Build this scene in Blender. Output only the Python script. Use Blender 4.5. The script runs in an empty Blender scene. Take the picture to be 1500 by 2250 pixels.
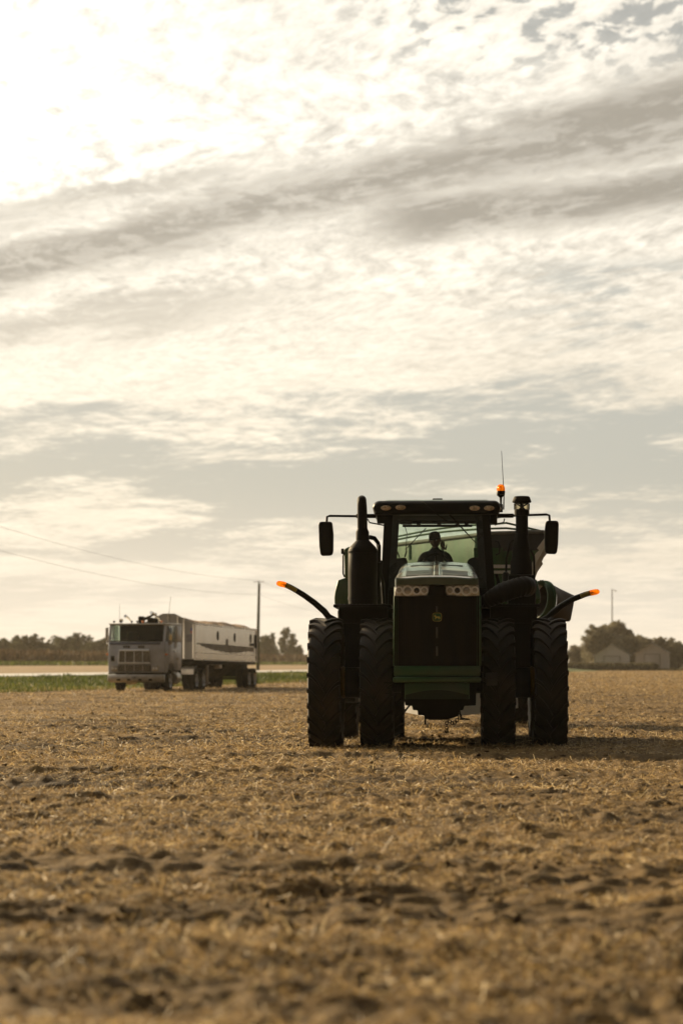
import bpy, bmesh, math, random
import numpy as np
from mathutils import Vector, Matrix
R = math.radians
rng = np.random.default_rng(7)
random.seed(7)
scn = bpy.context.scene
COL = scn.collection

# ---------------------------------------------------------------- camera
F = 5312.0                      # focal length in photo pixels (85 mm on a 24x36 frame held upright)
CAM_H = 1.26
PITCH = math.atan(333 / F)
cam_d = bpy.data.cameras.new('camera')
cam = bpy.data.objects.new('camera', cam_d)
COL.objects.link(cam)
cam.location = (0, 0, CAM_H)
cam.rotation_euler = (math.pi / 2 + PITCH, 0, 0)
cam_d.sensor_fit = 'VERTICAL'
cam_d.sensor_height = 36.0
cam_d.lens = 85.0
cam_d.clip_start = 0.1
cam_d.clip_end = 6000
cam_d.dof.use_dof = True
cam_d.dof.focus_distance = 35.6
cam_d.dof.aperture_fstop = 2.0
scn.camera = cam
scn.view_settings.view_transform = 'Standard'
scn.view_settings.look = 'None'
scn.view_settings.exposure = 1.0
scn.view_settings.gamma = 1.0
scn.cycles.use_denoising = True
scn.cycles.max_bounces = 8
scn.cycles.transparent_max_bounces = 12
scn.cycles.volume_bounces = 0

# ---------------------------------------------------------------- sun and sky
SUN_AZ, SUN_EL = -42.0, 18.5    # degrees: azimuth from +Y (negative = left), elevation
sd = Vector((math.sin(R(SUN_AZ)) * math.cos(R(SUN_EL)), math.cos(R(SUN_AZ)) * math.cos(R(SUN_EL)), math.sin(R(SUN_EL))))
sun_d = bpy.data.lights.new('sun', 'SUN')
sun_d.energy = 5.0
sun_d.angle = R(1.6)
sun_d.color = (1.0, 0.76, 0.44)
sun = bpy.data.objects.new('sun', sun_d)
COL.objects.link(sun)
sun.rotation_euler = (-sd).to_track_quat('-Z', 'Y').to_euler()

world = bpy.data.worlds.new('World')
scn.world = world
world.use_nodes = True


class NT:
    """tiny node-expression helper"""
    def __init__(s, nt):
        s.nt = nt
        nt.nodes.clear()

    def n(s, t, **kw):
        nd = s.nt.nodes.new(t)
        for k, v in kw.items():
            setattr(nd, k, v)
        return nd

    def put(s, sock, v):
        if v is None:
            return
        if isinstance(v, bpy.types.NodeSocket):
            s.nt.links.new(v, sock)
        else:
            sock.default_value = v

    def m(s, op, a, b=None, c=None, clamp=False):
        nd = s.n('ShaderNodeMath', operation=op, use_clamp=clamp)
        for i, v in enumerate((a, b, c)):
            s.put(nd.inputs[i], v)
        return nd.outputs[0]

    def add(s, a, b): return s.m('ADD', a, b)
    def sub(s, a, b): return s.m('SUBTRACT', a, b)
    def mul(s, a, b): return s.m('MULTIPLY', a, b)
    def div(s, a, b): return s.m('DIVIDE', a, b)

    def sm(s, v, lo, hi, a=0.0, b=1.0):
        nd = s.n('ShaderNodeMapRange', interpolation_type='SMOOTHSTEP')
        s.put(nd.inputs[0], v)
        for i, q in enumerate((lo, hi, a, b)):
            s.put(nd.inputs[i + 1], q)
        return nd.outputs[0]

    def lin(s, v, lo, hi, a=0.0, b=1.0):
        nd = s.n('ShaderNodeMapRange')
        s.put(nd.inputs[0], v)
        for i, q in enumerate((lo, hi, a, b)):
            s.put(nd.inputs[i + 1], q)
        return nd.outputs[0]

    def xyz(s, x, y, z=0.0):
        nd = s.n('ShaderNodeCombineXYZ')
        for i, v in enumerate((x, y, z)):
            s.put(nd.inputs[i], v)
        return nd.outputs[0]

    def sep(s, v):
        nd = s.n('ShaderNodeSeparateXYZ')
        s.put(nd.inputs[0], v)
        return nd.outputs

    def vm(s, op, a, b=None, scale=None):
        nd = s.n('ShaderNodeVectorMath', operation=op)
        s.put(nd.inputs[0], a)
        if b is not None:
            s.put(nd.inputs[1], b)
        if scale is not None:
            s.put(nd.inputs['Scale'], scale)
        return nd.outputs['Value'] if op in ('DOT_PRODUCT', 'LENGTH') else nd.outputs[0]

    def noise(s, vec, scale=5.0, detail=4.0, rough=0.5, dist=0.0, color=False):
        nd = s.n('ShaderNodeTexNoise')
        s.put(nd.inputs['Vector'], vec)
        s.put(nd.inputs['Scale'], scale)
        s.put(nd.inputs['Detail'], detail)
        s.put(nd.inputs['Roughness'], rough)
        s.put(nd.inputs['Distortion'], dist)
        return nd.outputs['Color'] if color else nd.outputs[0]

    def mix(s, f, a, b):
        nd = s.n('ShaderNodeMix', data_type='RGBA')
        s.put(nd.inputs[0], f)
        s.put(nd.inputs[6], a if isinstance(a, bpy.types.NodeSocket) else (*a, 1))
        s.put(nd.inputs[7], b if isinstance(b, bpy.types.NodeSocket) else (*b, 1))
        return nd.outputs[2]

    def scale(s, c, f):
        return s.vm('SCALE', c, scale=f)


def build_sky():
    k = NT(world.node_tree)
    g = k.n('ShaderNodeTexCoord').outputs['Generated']
    x, y, z = k.sep(g)
    hl = k.m('SQRT', k.add(k.mul(x, x), k.mul(y, y)))
    t = k.div(z, k.m('MAXIMUM', hl, 0.001))
    az = k.m('ARCTAN2', x, y)
    sx = k.mul(az, 5.312)                 # azimuth and slope of the view, in thousandths of ~0.01 degree
    sy = k.mul(t, 5.25)
    zc = k.add(k.m('MAXIMUM', z, 0.0), 0.035)
    u, v = k.div(x, zc), k.div(y, zc)     # the flat cloud deck overhead
    P = k.xyz(u, v, 0.0)
    wv = k.vm('SUBTRACT', k.noise(P, 1.1, 3, 0.55, color=True), (0.5, 0.5, 0.5))
    Pw = k.vm('ADD', P, k.vm('SCALE', wv, scale=0.55))
    pu, pv, _ = k.sep(Pw)
    cu, cv, _ = k.sep(k.vm('ADD', P, k.vm('SCALE', wv, scale=0.22)))
    big = k.noise(k.xyz(k.mul(pu, 0.9), k.mul(pv, 0.55), 3.1), 1.0, 9, 0.62)
    mid = k.noise(k.xyz(k.mul(pu, 2.6), k.mul(pv, 1.9), 7.7), 1.0, 7, 0.6)
    # small rounded cloudlets, seen larger overhead and finer towards the horizon
    cells = k.noise(k.xyz(k.add(k.mul(cu, 21), k.mul(cv, 2.5)), k.sub(k.mul(cv, 9.5), k.mul(cu, 2)), 1.3), 1.0, 4.5, 0.55, 0.25)
    fine = k.noise(k.xyz(k.add(k.mul(cu, 44), k.mul(cv, 9)), k.sub(k.mul(cv, 15), k.mul(cu, 6)), 4.3), 1.0, 5, 0.66, 0.2)
    patch = k.noise(k.xyz(k.mul(pu, 1.7), k.mul(pv, 1.0), 11.7), 1.0, 4, 0.55)
    strk = k.noise(k.xyz(k.mul(sx, 1.3), k.sub(k.mul(sy, 7.0), k.mul(sx, 1.1)), 0.4), 1.0, 6, 0.6, 0.5)
    strk2 = k.noise(k.xyz(k.mul(sx, 4.0), k.sub(k.mul(sy, 24.0), k.mul(sx, 4.0)), 5.4), 1.0, 7, 0.64, 0.4)
    # how near the (veiled) sun: the cloud deck is brightest there
    cs = k.vm('DOT_PRODUCT', g, tuple(sd))
    glow = k.add(k.sm(cs, 0.0, 0.84, 0.035, 1.0), k.mul(k.mul(k.sm(cs, 0.765, 0.97), 1.45), k.sm(sy, 0.80, 1.15, 0.18, 1.0)))
    glow2 = k.sm(cs, 0.05, 0.66, 0.035, 1.0)
    # nishita base
    sky = k.n('ShaderNodeTexSky', sky_type='NISHITA', sun_disc=False, sun_elevation=R(SUN_EL), sun_rotation=R(SUN_AZ),
              altitude=200, air_density=1.0, dust_density=2.2, ozone_density=1.0).outputs[0]
    tint = lambda c, f: k.vm('SCALE', k.xyz(*c), scale=f)
    gapc = k.mix(0.72, k.vm('MULTIPLY', sky, (0.62, 0.58, 0.55)), tint((5.8, 5.65, 4.95), glow2))
    gapc = k.mix(k.sm(sy, 0.9, 1.35, 0, 0.6), gapc, tint((3.3, 3.45, 3.35), k.m('MINIMUM', glow, 1.0)))
    # cover
    edge = k.add(k.mul(k.sub(big, 0.5), 2.0), k.add(k.mul(k.sub(mid, 0.5), 0.95), k.add(k.mul(k.sub(strk, 0.5), 1.5), k.mul(k.sub(cells, 0.5), 0.5))))
    base = k.add(k.sm(k.sub(sy, k.mul(sx, 0.05)), 0.40, 0.70, -0.26, 0.80), k.sm(sy, 0.44, 0.27, 0.0, 0.36))
    topgap = k.mul(k.mul(k.sm(sy, 1.22, 1.40), k.sm(sx, -0.1, 0.3)), k.sm(k.add(cells, k.mul(k.sub(patch, 0.5), 0.5)), 0.44, 0.36))
    rgap = k.mul(k.mul(k.sm(sy, 0.90, 0.84), k.sm(sy, 0.62, 0.72)), k.mul(k.sm(sx, 0.2, 0.6), k.sm(k.add(strk, k.mul(k.sub(strk2, 0.5), 0.4)), 0.52, 0.60)))
    cover = k.sub(k.sm(k.add(base, edge), -0.10, 0.34), k.m('MAXIMUM', k.mul(topgap, 0.8), k.mul(rgap, 0.85)))
    cover = k.m('MAXIMUM', cover, 0.0)
    # lit cloud colour with relief
    ca = k.mul(k.sub(k.sm(cells, 0.30, 0.66), 0.62), k.mul(k.sm(sy, 0.50, 1.25, 0.08, 0.54), k.sm(patch, 0.36, 0.60, 0.45, 1.0)))
    rel = k.add(k.add(ca, k.mul(k.sub(fine, 0.5), k.sm(sy, 0.3, 1.1, 0.22, 0.85))), k.add(k.mul(k.sub(strk2, 0.5), 0.34), k.mul(k.sub(mid, 0.5), 0.45)))
    lit = k.m('MAXIMUM', k.add(1.0, rel), 0.3)
    cloud = k.scale(k.mix(k.sm(sy, 0.15, 1.2), (9.6, 8.4, 6.5), (10.1, 9.4, 8.1)), k.mul(lit, glow))
    # thick dark bands of cloud in front of the lit deck
    wob = k.add(k.add(k.mul(k.sub(strk, 0.5), 0.16), k.mul(k.sub(mid, 0.5), 0.12)), k.mul(k.sub(cells, 0.5), 0.05))
    def band(c0, slope, w, rag=1.0):
        d = k.sub(k.add(sy, k.mul(wob, rag)), k.add(k.mul(sx, slope), c0))
        return k.m('EXPONENT', k.mul(k.m('POWER', k.m('ABSOLUTE', k.div(d, w)), 2.6), -1.0))
    b1 = band(1.045, 0.22, k.lin(sx, -0.7, 0.7, 0.058, 0.100))
    b2 = k.mul(band(1.135, 0.21, 0.030, 0.9), k.sm(sx, 0.0, -0.4, 0.0, 0.7))
    b3 = k.mul(band(0.965, 0.10, 0.055, 0.8), k.sm(sx, -0.1, 0.2))
    b4 = k.mul(band(0.83, 0.16, 0.04, 1.2), k.sm(sx, 0.15, -0.5, 0, 0.6))
    bs = k.m('MAXIMUM', k.m('MAXIMUM', b1, b2), k.m('MAXIMUM', b3, b4))
    bs = k.mul(bs, k.sm(k.add(strk2, k.add(k.mul(k.sub(cells, 0.5), 0.9), k.mul(k.sub(fine, 0.5), 0.6))), 0.25, 0.60, 0.52, 1.0))
    inband = k.mul(k.sm(sx, -3.0, -1.6), k.sm(sx, 3.0, 1.6))
    bs = k.mul(bs, inband)
    cloud = k.mix(k.mul(bs, 0.90), cloud, tint((3.6, 3.25, 2.65), k.m('MINIMUM', glow, 1.05)))
    col = k.mix(cover, gapc, cloud)
    # milky horizon
    hz = k.sm(sy, 0.43, 0.02)
    col = k.mix(k.mul(hz, 0.85), col, tint((8.55, 7.65, 6.3), glow2))
    bg = k.n('ShaderNodeBackground')
    k.put(bg.inputs[0], col)
    bg.inputs[1].default_value = 0.055
    out = k.n('ShaderNodeOutputWorld')
    k.nt.links.new(bg.outputs[0], out.inputs[0])


build_sky()

# ---------------------------------------------------------------- materials
def mat(name, col, rough=0.6, metal=0.0, spec=0.35, var=0.25, scale=6.0, bump=0.0, bscale=None, dust=0.0, dustcol=(0.26, 0.20, 0.13), coat=0.0, stretch=(1, 1, 1), settle=0.0):
    """painted / metal / rubber surface: colour broken up by noise, roughness variation, a film of dust in patches"""
    m = bpy.data.materials.new(name)
    m.use_nodes = True
    k = NT(m.node_tree)
    o = k.n('ShaderNodeTexCoord').outputs['Object']
    o = k.vm('MULTIPLY', o, stretch)
    n1 = k.noise(o, scale, 6, 0.6)
    n2 = k.noise(o, scale * 0.31 + 0.7, 4, 0.55)
    f = k.sm(n1, 0.3, 0.7)
    c = k.mix(f, tuple(v * (1 - var) for v in col), tuple(min(1, v * (1 + var)) for v in col))
    if dust > 0:
        c = k.mix(k.mul(k.sm(n2, 0.35, 0.75), dust), c, dustcol)
    if settle > 0:      # dust lying on what faces up
        nz = k.sep(k.n('ShaderNodeNewGeometry').outputs['Normal'])[2]
        c = k.mix(k.mul(k.mul(k.sm(nz, 0.55, 0.95), settle), k.sm(n1, 0.2, 0.6, 0.7, 1.0)), c, dustcol)
    b = k.n('ShaderNodeBsdfPrincipled')
    k.put(b.inputs['Base Color'], c)
    k.put(b.inputs['Roughness'], k.lin(n2, 0.3, 0.7, max(0.03, rough - 0.1), min(1, rough + 0.12)))
    b.inputs['Metallic'].default_value = metal
    b.inputs['Specular IOR Level'].default_value = spec
    b.inputs['Coat Weight'].default_value = coat
    b.inputs['Coat Roughness'].default_value = 0.15
    if bump > 0:
        bm = k.n('ShaderNodeBump')
        bm.inputs['Strength'].default_value = bump
        bm.inputs['Distance'].default_value = 0.02
        k.put(bm.inputs['Height'], k.noise(o, bscale or scale * 3, 5, 0.6))
        k.nt.links.new(bm.outputs[0], b.inputs['Normal'])
    out = k.n('ShaderNodeOutputMaterial')
    k.nt.links.new(b.outputs[0], out.inputs[0])
    return m


def glass(name, tint, gloss=0.06, dirt=0.1, dirtcol=(0.3, 0.26, 0.19)):
    m = bpy.data.materials.new(name)
    m.use_nodes = True
    k = NT(m.node_tree)
    o = k.n('ShaderNodeTexCoord').outputs['Object']
    n = k.noise(o, 7, 6, 0.65)
    tr = k.n('ShaderNodeBsdfTransparent'); tr.inputs[0].default_value = (*tint, 1)
    gl = k.n('ShaderNodeBsdfGlossy'); gl.inputs[0].default_value = (0.9, 0.9, 0.9, 1); gl.inputs[1].default_value = 0.03
    df = k.n('ShaderNodeBsdfDiffuse'); df.inputs[0].default_value = (*dirtcol, 1)
    fr = k.n('ShaderNodeFresnel'); fr.inputs[0].default_value = 1.45
    a = k.n('ShaderNodeMixShader'); b = k.n('ShaderNodeMixShader')
    k.put(a.inputs[0], k.add(k.mul(fr.outputs[0], 0.8), gloss * 0.2))
    k.nt.links.new(tr.outputs[0], a.inputs[1]); k.nt.links.new(gl.outputs[0], a.inputs[2])
    k.put(b.inputs[0], k.mul(k.sm(n, 0.3, 0.8), dirt))
    k.nt.links.new(a.outputs[0], b.inputs[1]); k.nt.links.new(df.outputs[0], b.inputs[2])
    out = k.n('ShaderNodeOutputMaterial')
    k.nt.links.new(b.outputs[0], out.inputs[0])
    return m


def leafy(name, cols, trans=0.35, rough=0.6, spec=0.2):
    """thin things - straw, grass blades, leaves: per-blade 'tone' attribute, light comes through from behind"""
    m = bpy.data.materials.new(name)
    m.use_nodes = True
    k = NT(m.node_tree)
    at = k.n('ShaderNodeAttribute', attribute_name='tone').outputs['Fac']
    rp = k.n('ShaderNodeValToRGB')
    rp.color_ramp.elements[0].position = 0.0
    rp.color_ramp.elements[0].color = (*cols[0], 1)
    rp.color_ramp.elements[1].position = 1.0
    rp.color_ramp.elements[1].color = (*cols[-1], 1)
    for i, c in enumerate(cols[1:-1]):
        e = rp.color_ramp.elements.new((i + 1) / (len(cols) - 1))
        e.color = (*c, 1)
    k.put(rp.inputs[0], at)
    b = k.n('ShaderNodeBsdfPrincipled')
    k.put(b.inputs['Base Color'], rp.outputs[0])
    b.inputs['Roughness'].default_value = rough
    b.inputs['Specular IOR Level'].default_value = spec
    t = k.n('ShaderNodeBsdfTranslucent')
    k.put(t.inputs[0], rp.outputs[0])
    mx = k.n('ShaderNodeMixShader')
    mx.inputs[0].default_value = trans
    k.nt.links.new(b.outputs[0], mx.inputs[1]); k.nt.links.new(t.outputs[0], mx.inputs[2])
    out = k.n('ShaderNodeOutputMaterial')
    k.nt.links.new(mx.outputs[0], out.inputs[0])
    return m


# ---------------------------------------------------------------- mesh building
class MB:
    def __init__(s):
        s.v = []
        s.f = []

    def raw(s, vs, fs):
        n = len(s.v)
        s.v += [tuple(p) for p in vs]
        s.f += [tuple(i + n for i in f) for f in fs]
        return s

    def bm(s, b):
        b.verts.index_update()
        s.raw([v.co[:] for v in b.verts], [[v.index for v in f.verts] for f in b.faces])
        b.free()
        return s

    def box(s, x0, x1, y0, y1, z0, z1, bev=0.0, rot=None, seg=2):
        b = bmesh.new()
        bmesh.ops.create_cube(b, size=1.0)
        c = Vector(((x0 + x1) / 2, (y0 + y1) / 2, (z0 + z1) / 2))
        bmesh.ops.scale(b, vec=(abs(x1 - x0), abs(y1 - y0), abs(z1 - z0)), verts=b.verts)
        if bev:
            bmesh.ops.bevel(b, geom=b.edges[:], offset=min(bev, 0.45 * min(abs(x1 - x0), abs(y1 - y0), abs(z1 - z0))), segments=seg, affect='EDGES', profile=0.5)
        if rot is not None:
            bmesh.ops.transform(b, matrix=rot.to_4x4(), verts=b.verts)
        bmesh.ops.translate(b, vec=c, verts=b.verts)
        return s.bm(b)

    def prism(s, poly, a0, a1, axis='y', bev=0.0):
        """polygon (two coordinates) swept along an axis"""
        def P(p, a):
            return {'y': (p[0], a, p[1]), 'x': (a, p[0], p[1]), 'z': (p[0], p[1], a)}[axis]
        n = len(poly)
        vs = [P(p, a0) for p in poly] + [P(p, a1) for p in poly]
        fs = [tuple(range(n)), tuple(range(2 * n - 1, n - 1, -1))] + [(i, (i + 1) % n, n + (i + 1) % n, n + i) for i in range(n)]
        if not bev:
            return s.raw(vs, fs)
        b = bmesh.new()
        bv = [b.verts.new(v) for v in vs]
        for f in fs:
            b.faces.new([bv[i] for i in f])
        bmesh.ops.recalc_face_normals(b, faces=b.faces)
        es = [e for e in b.edges if len(e.link_faces) == 2 and e.calc_face_angle(0) > 0.3]
        bmesh.ops.bevel(b, geom=es, offset=bev, segments=2, affect='EDGES', profile=0.5)
        return s.bm(b)

    def loft(s, secs, cap=True, closed=True):
        n = len(secs[0])
        vs = [p for q in secs for p in q]
        fs = []
        for i in range(len(secs) - 1):
            for j in range(n if closed else n - 1):
                a, b = i * n + j, i * n + (j + 1) % n
                fs.append((a, b, b + n, a + n))
        if cap:
            fs.append(tuple(range(n - 1, -1, -1)))
            fs.append(tuple(range((len(secs) - 1) * n, len(secs) * n)))
        return s.raw(vs, fs)

    def tube(s, pts, r, n=10, cap=True, sq=1.0):
        pts = [Vector(p) for p in pts]
        rs = r if isinstance(r, (list, tuple)) else [r] * len(pts)
        secs = []
        ref = None
        for i, p in enumerate(pts):
            a = pts[max(0, i - 1)]
            b = pts[min(len(pts) - 1, i + 1)]
            d = (b - a).normalized()
            if ref is None:
                ref = Vector((0, 0, 1)) if abs(d.z) < 0.9 else Vector((1, 0, 0))
            sx = d.cross(ref).normalized()
            sy = sx.cross(d).normalized()
            ref = sy
            secs.append([p + sx * (rs[i] * math.cos(2 * math.pi * j / n)) + sy * (rs[i] * sq * math.sin(2 * math.pi * j / n)) for j in range(n)])
        return s.loft(secs, cap)

    def lathe(s, prof, c=(0, 0, 0), axis='z', n=24, cap=True, a0=0.0):
        secs = []
        for r, h in prof:
            q = []
            for j in range(n):
                t = a0 + 2 * math.pi * j / n
                a, b = r * math.cos(t), r * math.sin(t)
                q.append({'z': (c[0] + a, c[1] + b, c[2] + h), 'y': (c[0] + a, c[1] + h, c[2] + b), 'x': (c[0] + h, c[1] + a, c[2] + b)}[axis])
            secs.append(q)
        return s.loft(secs, cap)

    def ell(s, c, r, u=14, v=9):
        prof = [(math.sin(math.pi * i / v), -math.cos(math.pi * i / v)) for i in range(v + 1)]
        prof[0] = (0.02, -1)
        prof[-1] = (0.02, 1)
        secs = [[(c[0] + r[0] * p * math.cos(2 * math.pi * j / u), c[1] + r[1] * p * math.sin(2 * math.pi * j / u), c[2] + r[2] * h) for j in range(u)] for p, h in prof]
        return s.loft(secs)

    def torus(s, c, R0, r, axis='y', n=28, k=8):
        secs = []
        for i in range(n):
            t = 2 * math.pi * i / n
            q = []
            for j in range(k):
                w = 2 * math.pi * j / k
                a = (R0 + r * math.cos(w))
                p, h = (a * math.cos(t), a * math.sin(t)), r * math.sin(w)
                q.append({'z': (c[0] + p[0], c[1] + p[1], c[2] + h), 'y': (c[0] + p[0], c[1] + h, c[2] + p[1]), 'x': (c[0] + h, c[1] + p[0], c[2] + p[1])}[axis])
            secs.append(q)
        secs.append(secs[0])
        return s.loft(secs, cap=False)

    def build(s, name, m, parent=None, angle=38, loc=None):
        me = bpy.data.meshes.new(name)
        me.from_pydata(s.v, [], s.f)
        b = bmesh.new()
        b.from_mesh(me)
        bmesh.ops.recalc_face_normals(b, faces=b.faces)
        b.to_mesh(me)
        b.free()
        me.materials.append(m)
        me.polygons.foreach_set('use_smooth', [True] * len(me.polygons))
        me.set_sharp_from_angle(angle=R(angle))
        o = bpy.data.objects.new(name, me)
        COL.objects.link(o)
        if parent is not None:
            o.parent = parent
        if loc is not None:
            o.location = loc
        return o


def link_mesh(name, me, parent=None):
    o = bpy.data.objects.new(name, me)
    COL.objects.link(o)
    if parent is not None:
        o.parent = parent
    return o


def quads_mesh(name, V, m, tone):
    """V: (n,4,3) array of separate quads; tone: one value per quad"""
    n = len(V)
    me = bpy.data.meshes.new(name)
    me.vertices.add(n * 4)
    me.vertices.foreach_set('co', np.ascontiguousarray(V, dtype=np.float32).ravel())
    me.loops.add(n * 4)
    me.loops.foreach_set('vertex_index', np.arange(n * 4, dtype=np.int32))
    me.polygons.add(n)
    me.polygons.foreach_set('loop_start', np.arange(0, n * 4, 4, dtype=np.int32))
    me.polygons.foreach_set('loop_total', np.full(n, 4, dtype=np.int32))
    at = me.attributes.new('tone', 'FLOAT', 'POINT')
    at.data.foreach_set('value', np.repeat(tone, 4).astype(np.float32))
    me.update(calc_edges=True)
    me.materials.append(m)
    return me


def tag(o, label=None, cat=None, group=None, kind=None):
    if label: o['label'] = label
    if cat: o['category'] = cat
    if group: o['group'] = group
    if kind: o['kind'] = kind
    return o


def empty(name, loc=(0, 0, 0), rz=0.0):
    o = bpy.data.objects.new(name, None)
    o.empty_display_size = 0.3
    COL.objects.link(o)
    o.location = loc
    o.rotation_euler = (0, 0, rz)
    return o


def kids(o):
    return [c for c in bpy.data.objects if c.parent == o]


def copy_tree(o, parent=None):
    c = o.copy()
    COL.objects.link(c)
    c.parent = parent
    for ch in kids(o):
        copy_tree(ch, c)
    return c


# ---------------------------------------------------------------- value noise for the terrain (numpy)
def _hash(ix, iy, seed):
    h = (ix.astype(np.int64) * 374761393 + iy.astype(np.int64) * 668265263 + seed * 1442695041) & 0xffffffff
    h = ((h ^ (h >> 13)) * 1274126177) & 0xffffffff
    return ((h ^ (h >> 16)) & 0xffff) / 65535.0


def vnoise(x, y, seed=0):
    ix, iy = np.floor(x), np.floor(y)
    fx, fy = x - ix, y - iy
    fx, fy = fx * fx * (3 - 2 * fx), fy * fy * (3 - 2 * fy)
    a, b = _hash(ix, iy, seed), _hash(ix + 1, iy, seed)
    c, d = _hash(ix, iy + 1, seed), _hash(ix + 1, iy + 1, seed)
    return (a * (1 - fx) + b * fx) * (1 - fy) + (c * (1 - fx) + d * fx) * fy

# ---------------------------------------------------------------- the land
# the road, verge and parked truck all run along one direction, 10.7 degrees right of the view
RA = R(10.7)
CA, SA = math.cos(RA), math.sin(RA)


def pq(X, Y): return X * CA - Y * SA, X * SA + Y * CA
def xy(p, q): return p * CA + q * SA, -p * SA + q * CA


P_EDGE, P_R0, P_R1 = -33.2, -42.0, -53.0      # field edge, near road edge, far road edge


def base_h(p):
    """lie of the land across the road direction: flat field, low road bank, fields beyond a little higher"""
    p = np.asarray(p, dtype=float)
    return np.interp(p, [-4000, -110, -60, P_R1 - 2, P_R1, P_R0, P_R0 + 2, P_EDGE - 1, P_EDGE + 2, 4000],
                     [1.0, 1.0, 0.55, 0.45, 0.55, 0.55, 0.42, 0.03, 0.0, 0.0])


def field_noise(X, Y):
    """clods, residue clumps and old wheel ruts"""
    a = (vnoise(X / 2.6, Y / 1.5, 1) - 0.5) * 0.055
    a += (vnoise(X / 0.9, Y / 0.55, 2) - 0.5) * 0.035
    c = vnoise(X / 0.34 + 7, Y / 0.27, 3)
    a += np.clip(c - 0.5, 0, 1) * 0.045
    c2 = vnoise(X / 0.15, Y / 0.13 + 3, 4)
    a += np.clip(c2 - 0.45, 0, 1) * 0.095
    a += (vnoise(X / 0.06, Y / 0.06, 5) - 0.5) * 0.034
    rut = vnoise(X / 4.5, Y / 0.55 + 0.06 * X, 6)
    a -= np.clip(rut - 0.70, 0, 1) * 0.40
    return a


def ground_z(X, Y):
    X = np.asarray(X, float); Y = np.asarray(Y, float)
    p, q = pq(X, Y)
    fade = np.clip((150 - q) / 60, 0, 1) * np.clip((p - P_EDGE + 1.5) / 2, 0, 1) * np.clip((75 - p) / 20, 0, 1)
    # flattened where the tractor's and the truck's wheels stand
    return base_h(p) + field_noise(X, Y) * fade


def graded(lo, hi, start, stop, step, grow):
    mid = list(np.arange(start, stop, step))
    out, s, v = [], step, start
    while v > lo:
        s *= grow; v -= s; out.append(max(v, lo))
    pre = out[::-1]
    post, s, v = [], step, mid[-1]
    while v < hi:
        s *= grow; v += s; post.append(min(v, hi))
    return np.array(pre + mid + post)


def field_material():
    m = bpy.data.materials.new('stubble_soil')
    m.use_nodes = True
    k = NT(m.node_tree)
    o = k.n('ShaderNodeTexCoord').outputs['Object']
    s = k.vm('MULTIPLY', o, (0.55, 1.0, 1.0))
    n0 = k.noise(s, 0.22, 5, 0.6)
    n1 = k.noise(s, 2.2, 8, 0.68, 0.3)
    n2 = k.noise(o, 26, 5, 0.7, 0.6)
    n3 = k.noise(o, 90, 3, 0.6)
    f = k.sm(k.add(k.add(k.mul(n0, 0.8), k.mul(n1, 0.7)), k.mul(n2, 0.6)), 0.82, 1.24)
    c = k.mix(f, (0.030, 0.018, 0.0075), (0.205, 0.130, 0.049))
    c = k.mix(k.sm(n3, 0.52, 0.7, 0, 0.75), c, (0.33, 0.225, 0.098))
    b = k.n('ShaderNodeBsdfPrincipled')
    k.put(b.inputs['Base Color'], c)
    b.inputs['Roughness'].default_value = 0.85
    b.inputs['Specular IOR Level'].default_value = 0.15
    bm = k.n('ShaderNodeBump')
    bm.inputs['Strength'].default_value = 0.9
    bm.inputs['Distance'].default_value = 0.05
    k.put(bm.inputs['Height'], k.add(k.mul(n2, 0.6), k.add(k.mul(n3, 0.35), k.mul(n1, 0.8))))
    k.nt.links.new(bm.outputs[0], b.inputs['Normal'])
    out = k.n('ShaderNodeOutputMaterial')
    k.nt.links.new(b.outputs[0], out.inputs[0])
    return m


def grid_mesh(name, P, Q, H, m):
    """grid in road-aligned coordinates"""
    PP, QQ = np.meshgrid(P, Q)
    X, Y = xy(PP, QQ)
    Z = H(X, Y, PP, QQ)
    n, w = X.size, len(P)
    me = bpy.data.meshes.new(name)
    me.vertices.add(n)
    me.vertices.foreach_set('co', np.stack([X, Y, Z], -1).astype(np.float32).ravel())
    i = (np.arange(len(Q) - 1)[:, None] * w + np.arange(w - 1)[None, :]).ravel()
    L = np.stack([i, i + 1, i + w + 1, i + w], -1).astype(np.int32)
    me.loops.add(L.size)
    me.loops.foreach_set('vertex_index', L.ravel())
    me.polygons.add(len(L))
    me.polygons.foreach_set('loop_start', np.arange(0, L.size, 4, dtype=np.int32))
    me.polygons.foreach_set('loop_total', np.full(len(L), 4, dtype=np.int32))
    me.polygons.foreach_set('use_smooth', np.ones(len(L), dtype=bool))
    me.update(calc_edges=True)
    me.materials.append(m)
    return link_mesh(name, me)


Pax = np.unique(np.concatenate([graded(-1500, 1500, -14, 6, 0.036, 1.06), [-110, -60, P_R1 - 2, P_R1, P_R0, P_R0 + 2, P_EDGE - 1, P_EDGE + 2]]))
q1 = [4.0]
while q1[-1] < 1900:
    q1.append(q1[-1] + max(0.026, min(40, 0.0026 * q1[-1] if q1[-1] < 150 else 0.03 * q1[-1])))
Qax = np.concatenate([np.array([-60, -40, -25, -15, -8, -3, 0.5, 2.5]), q1])
tag(grid_mesh('field', Pax, Qax, lambda X, Y, p, q: ground_z(X, Y), field_material()),
    'harvested stubble field of tan straw and dark soil', None, None, 'structure')

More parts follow.
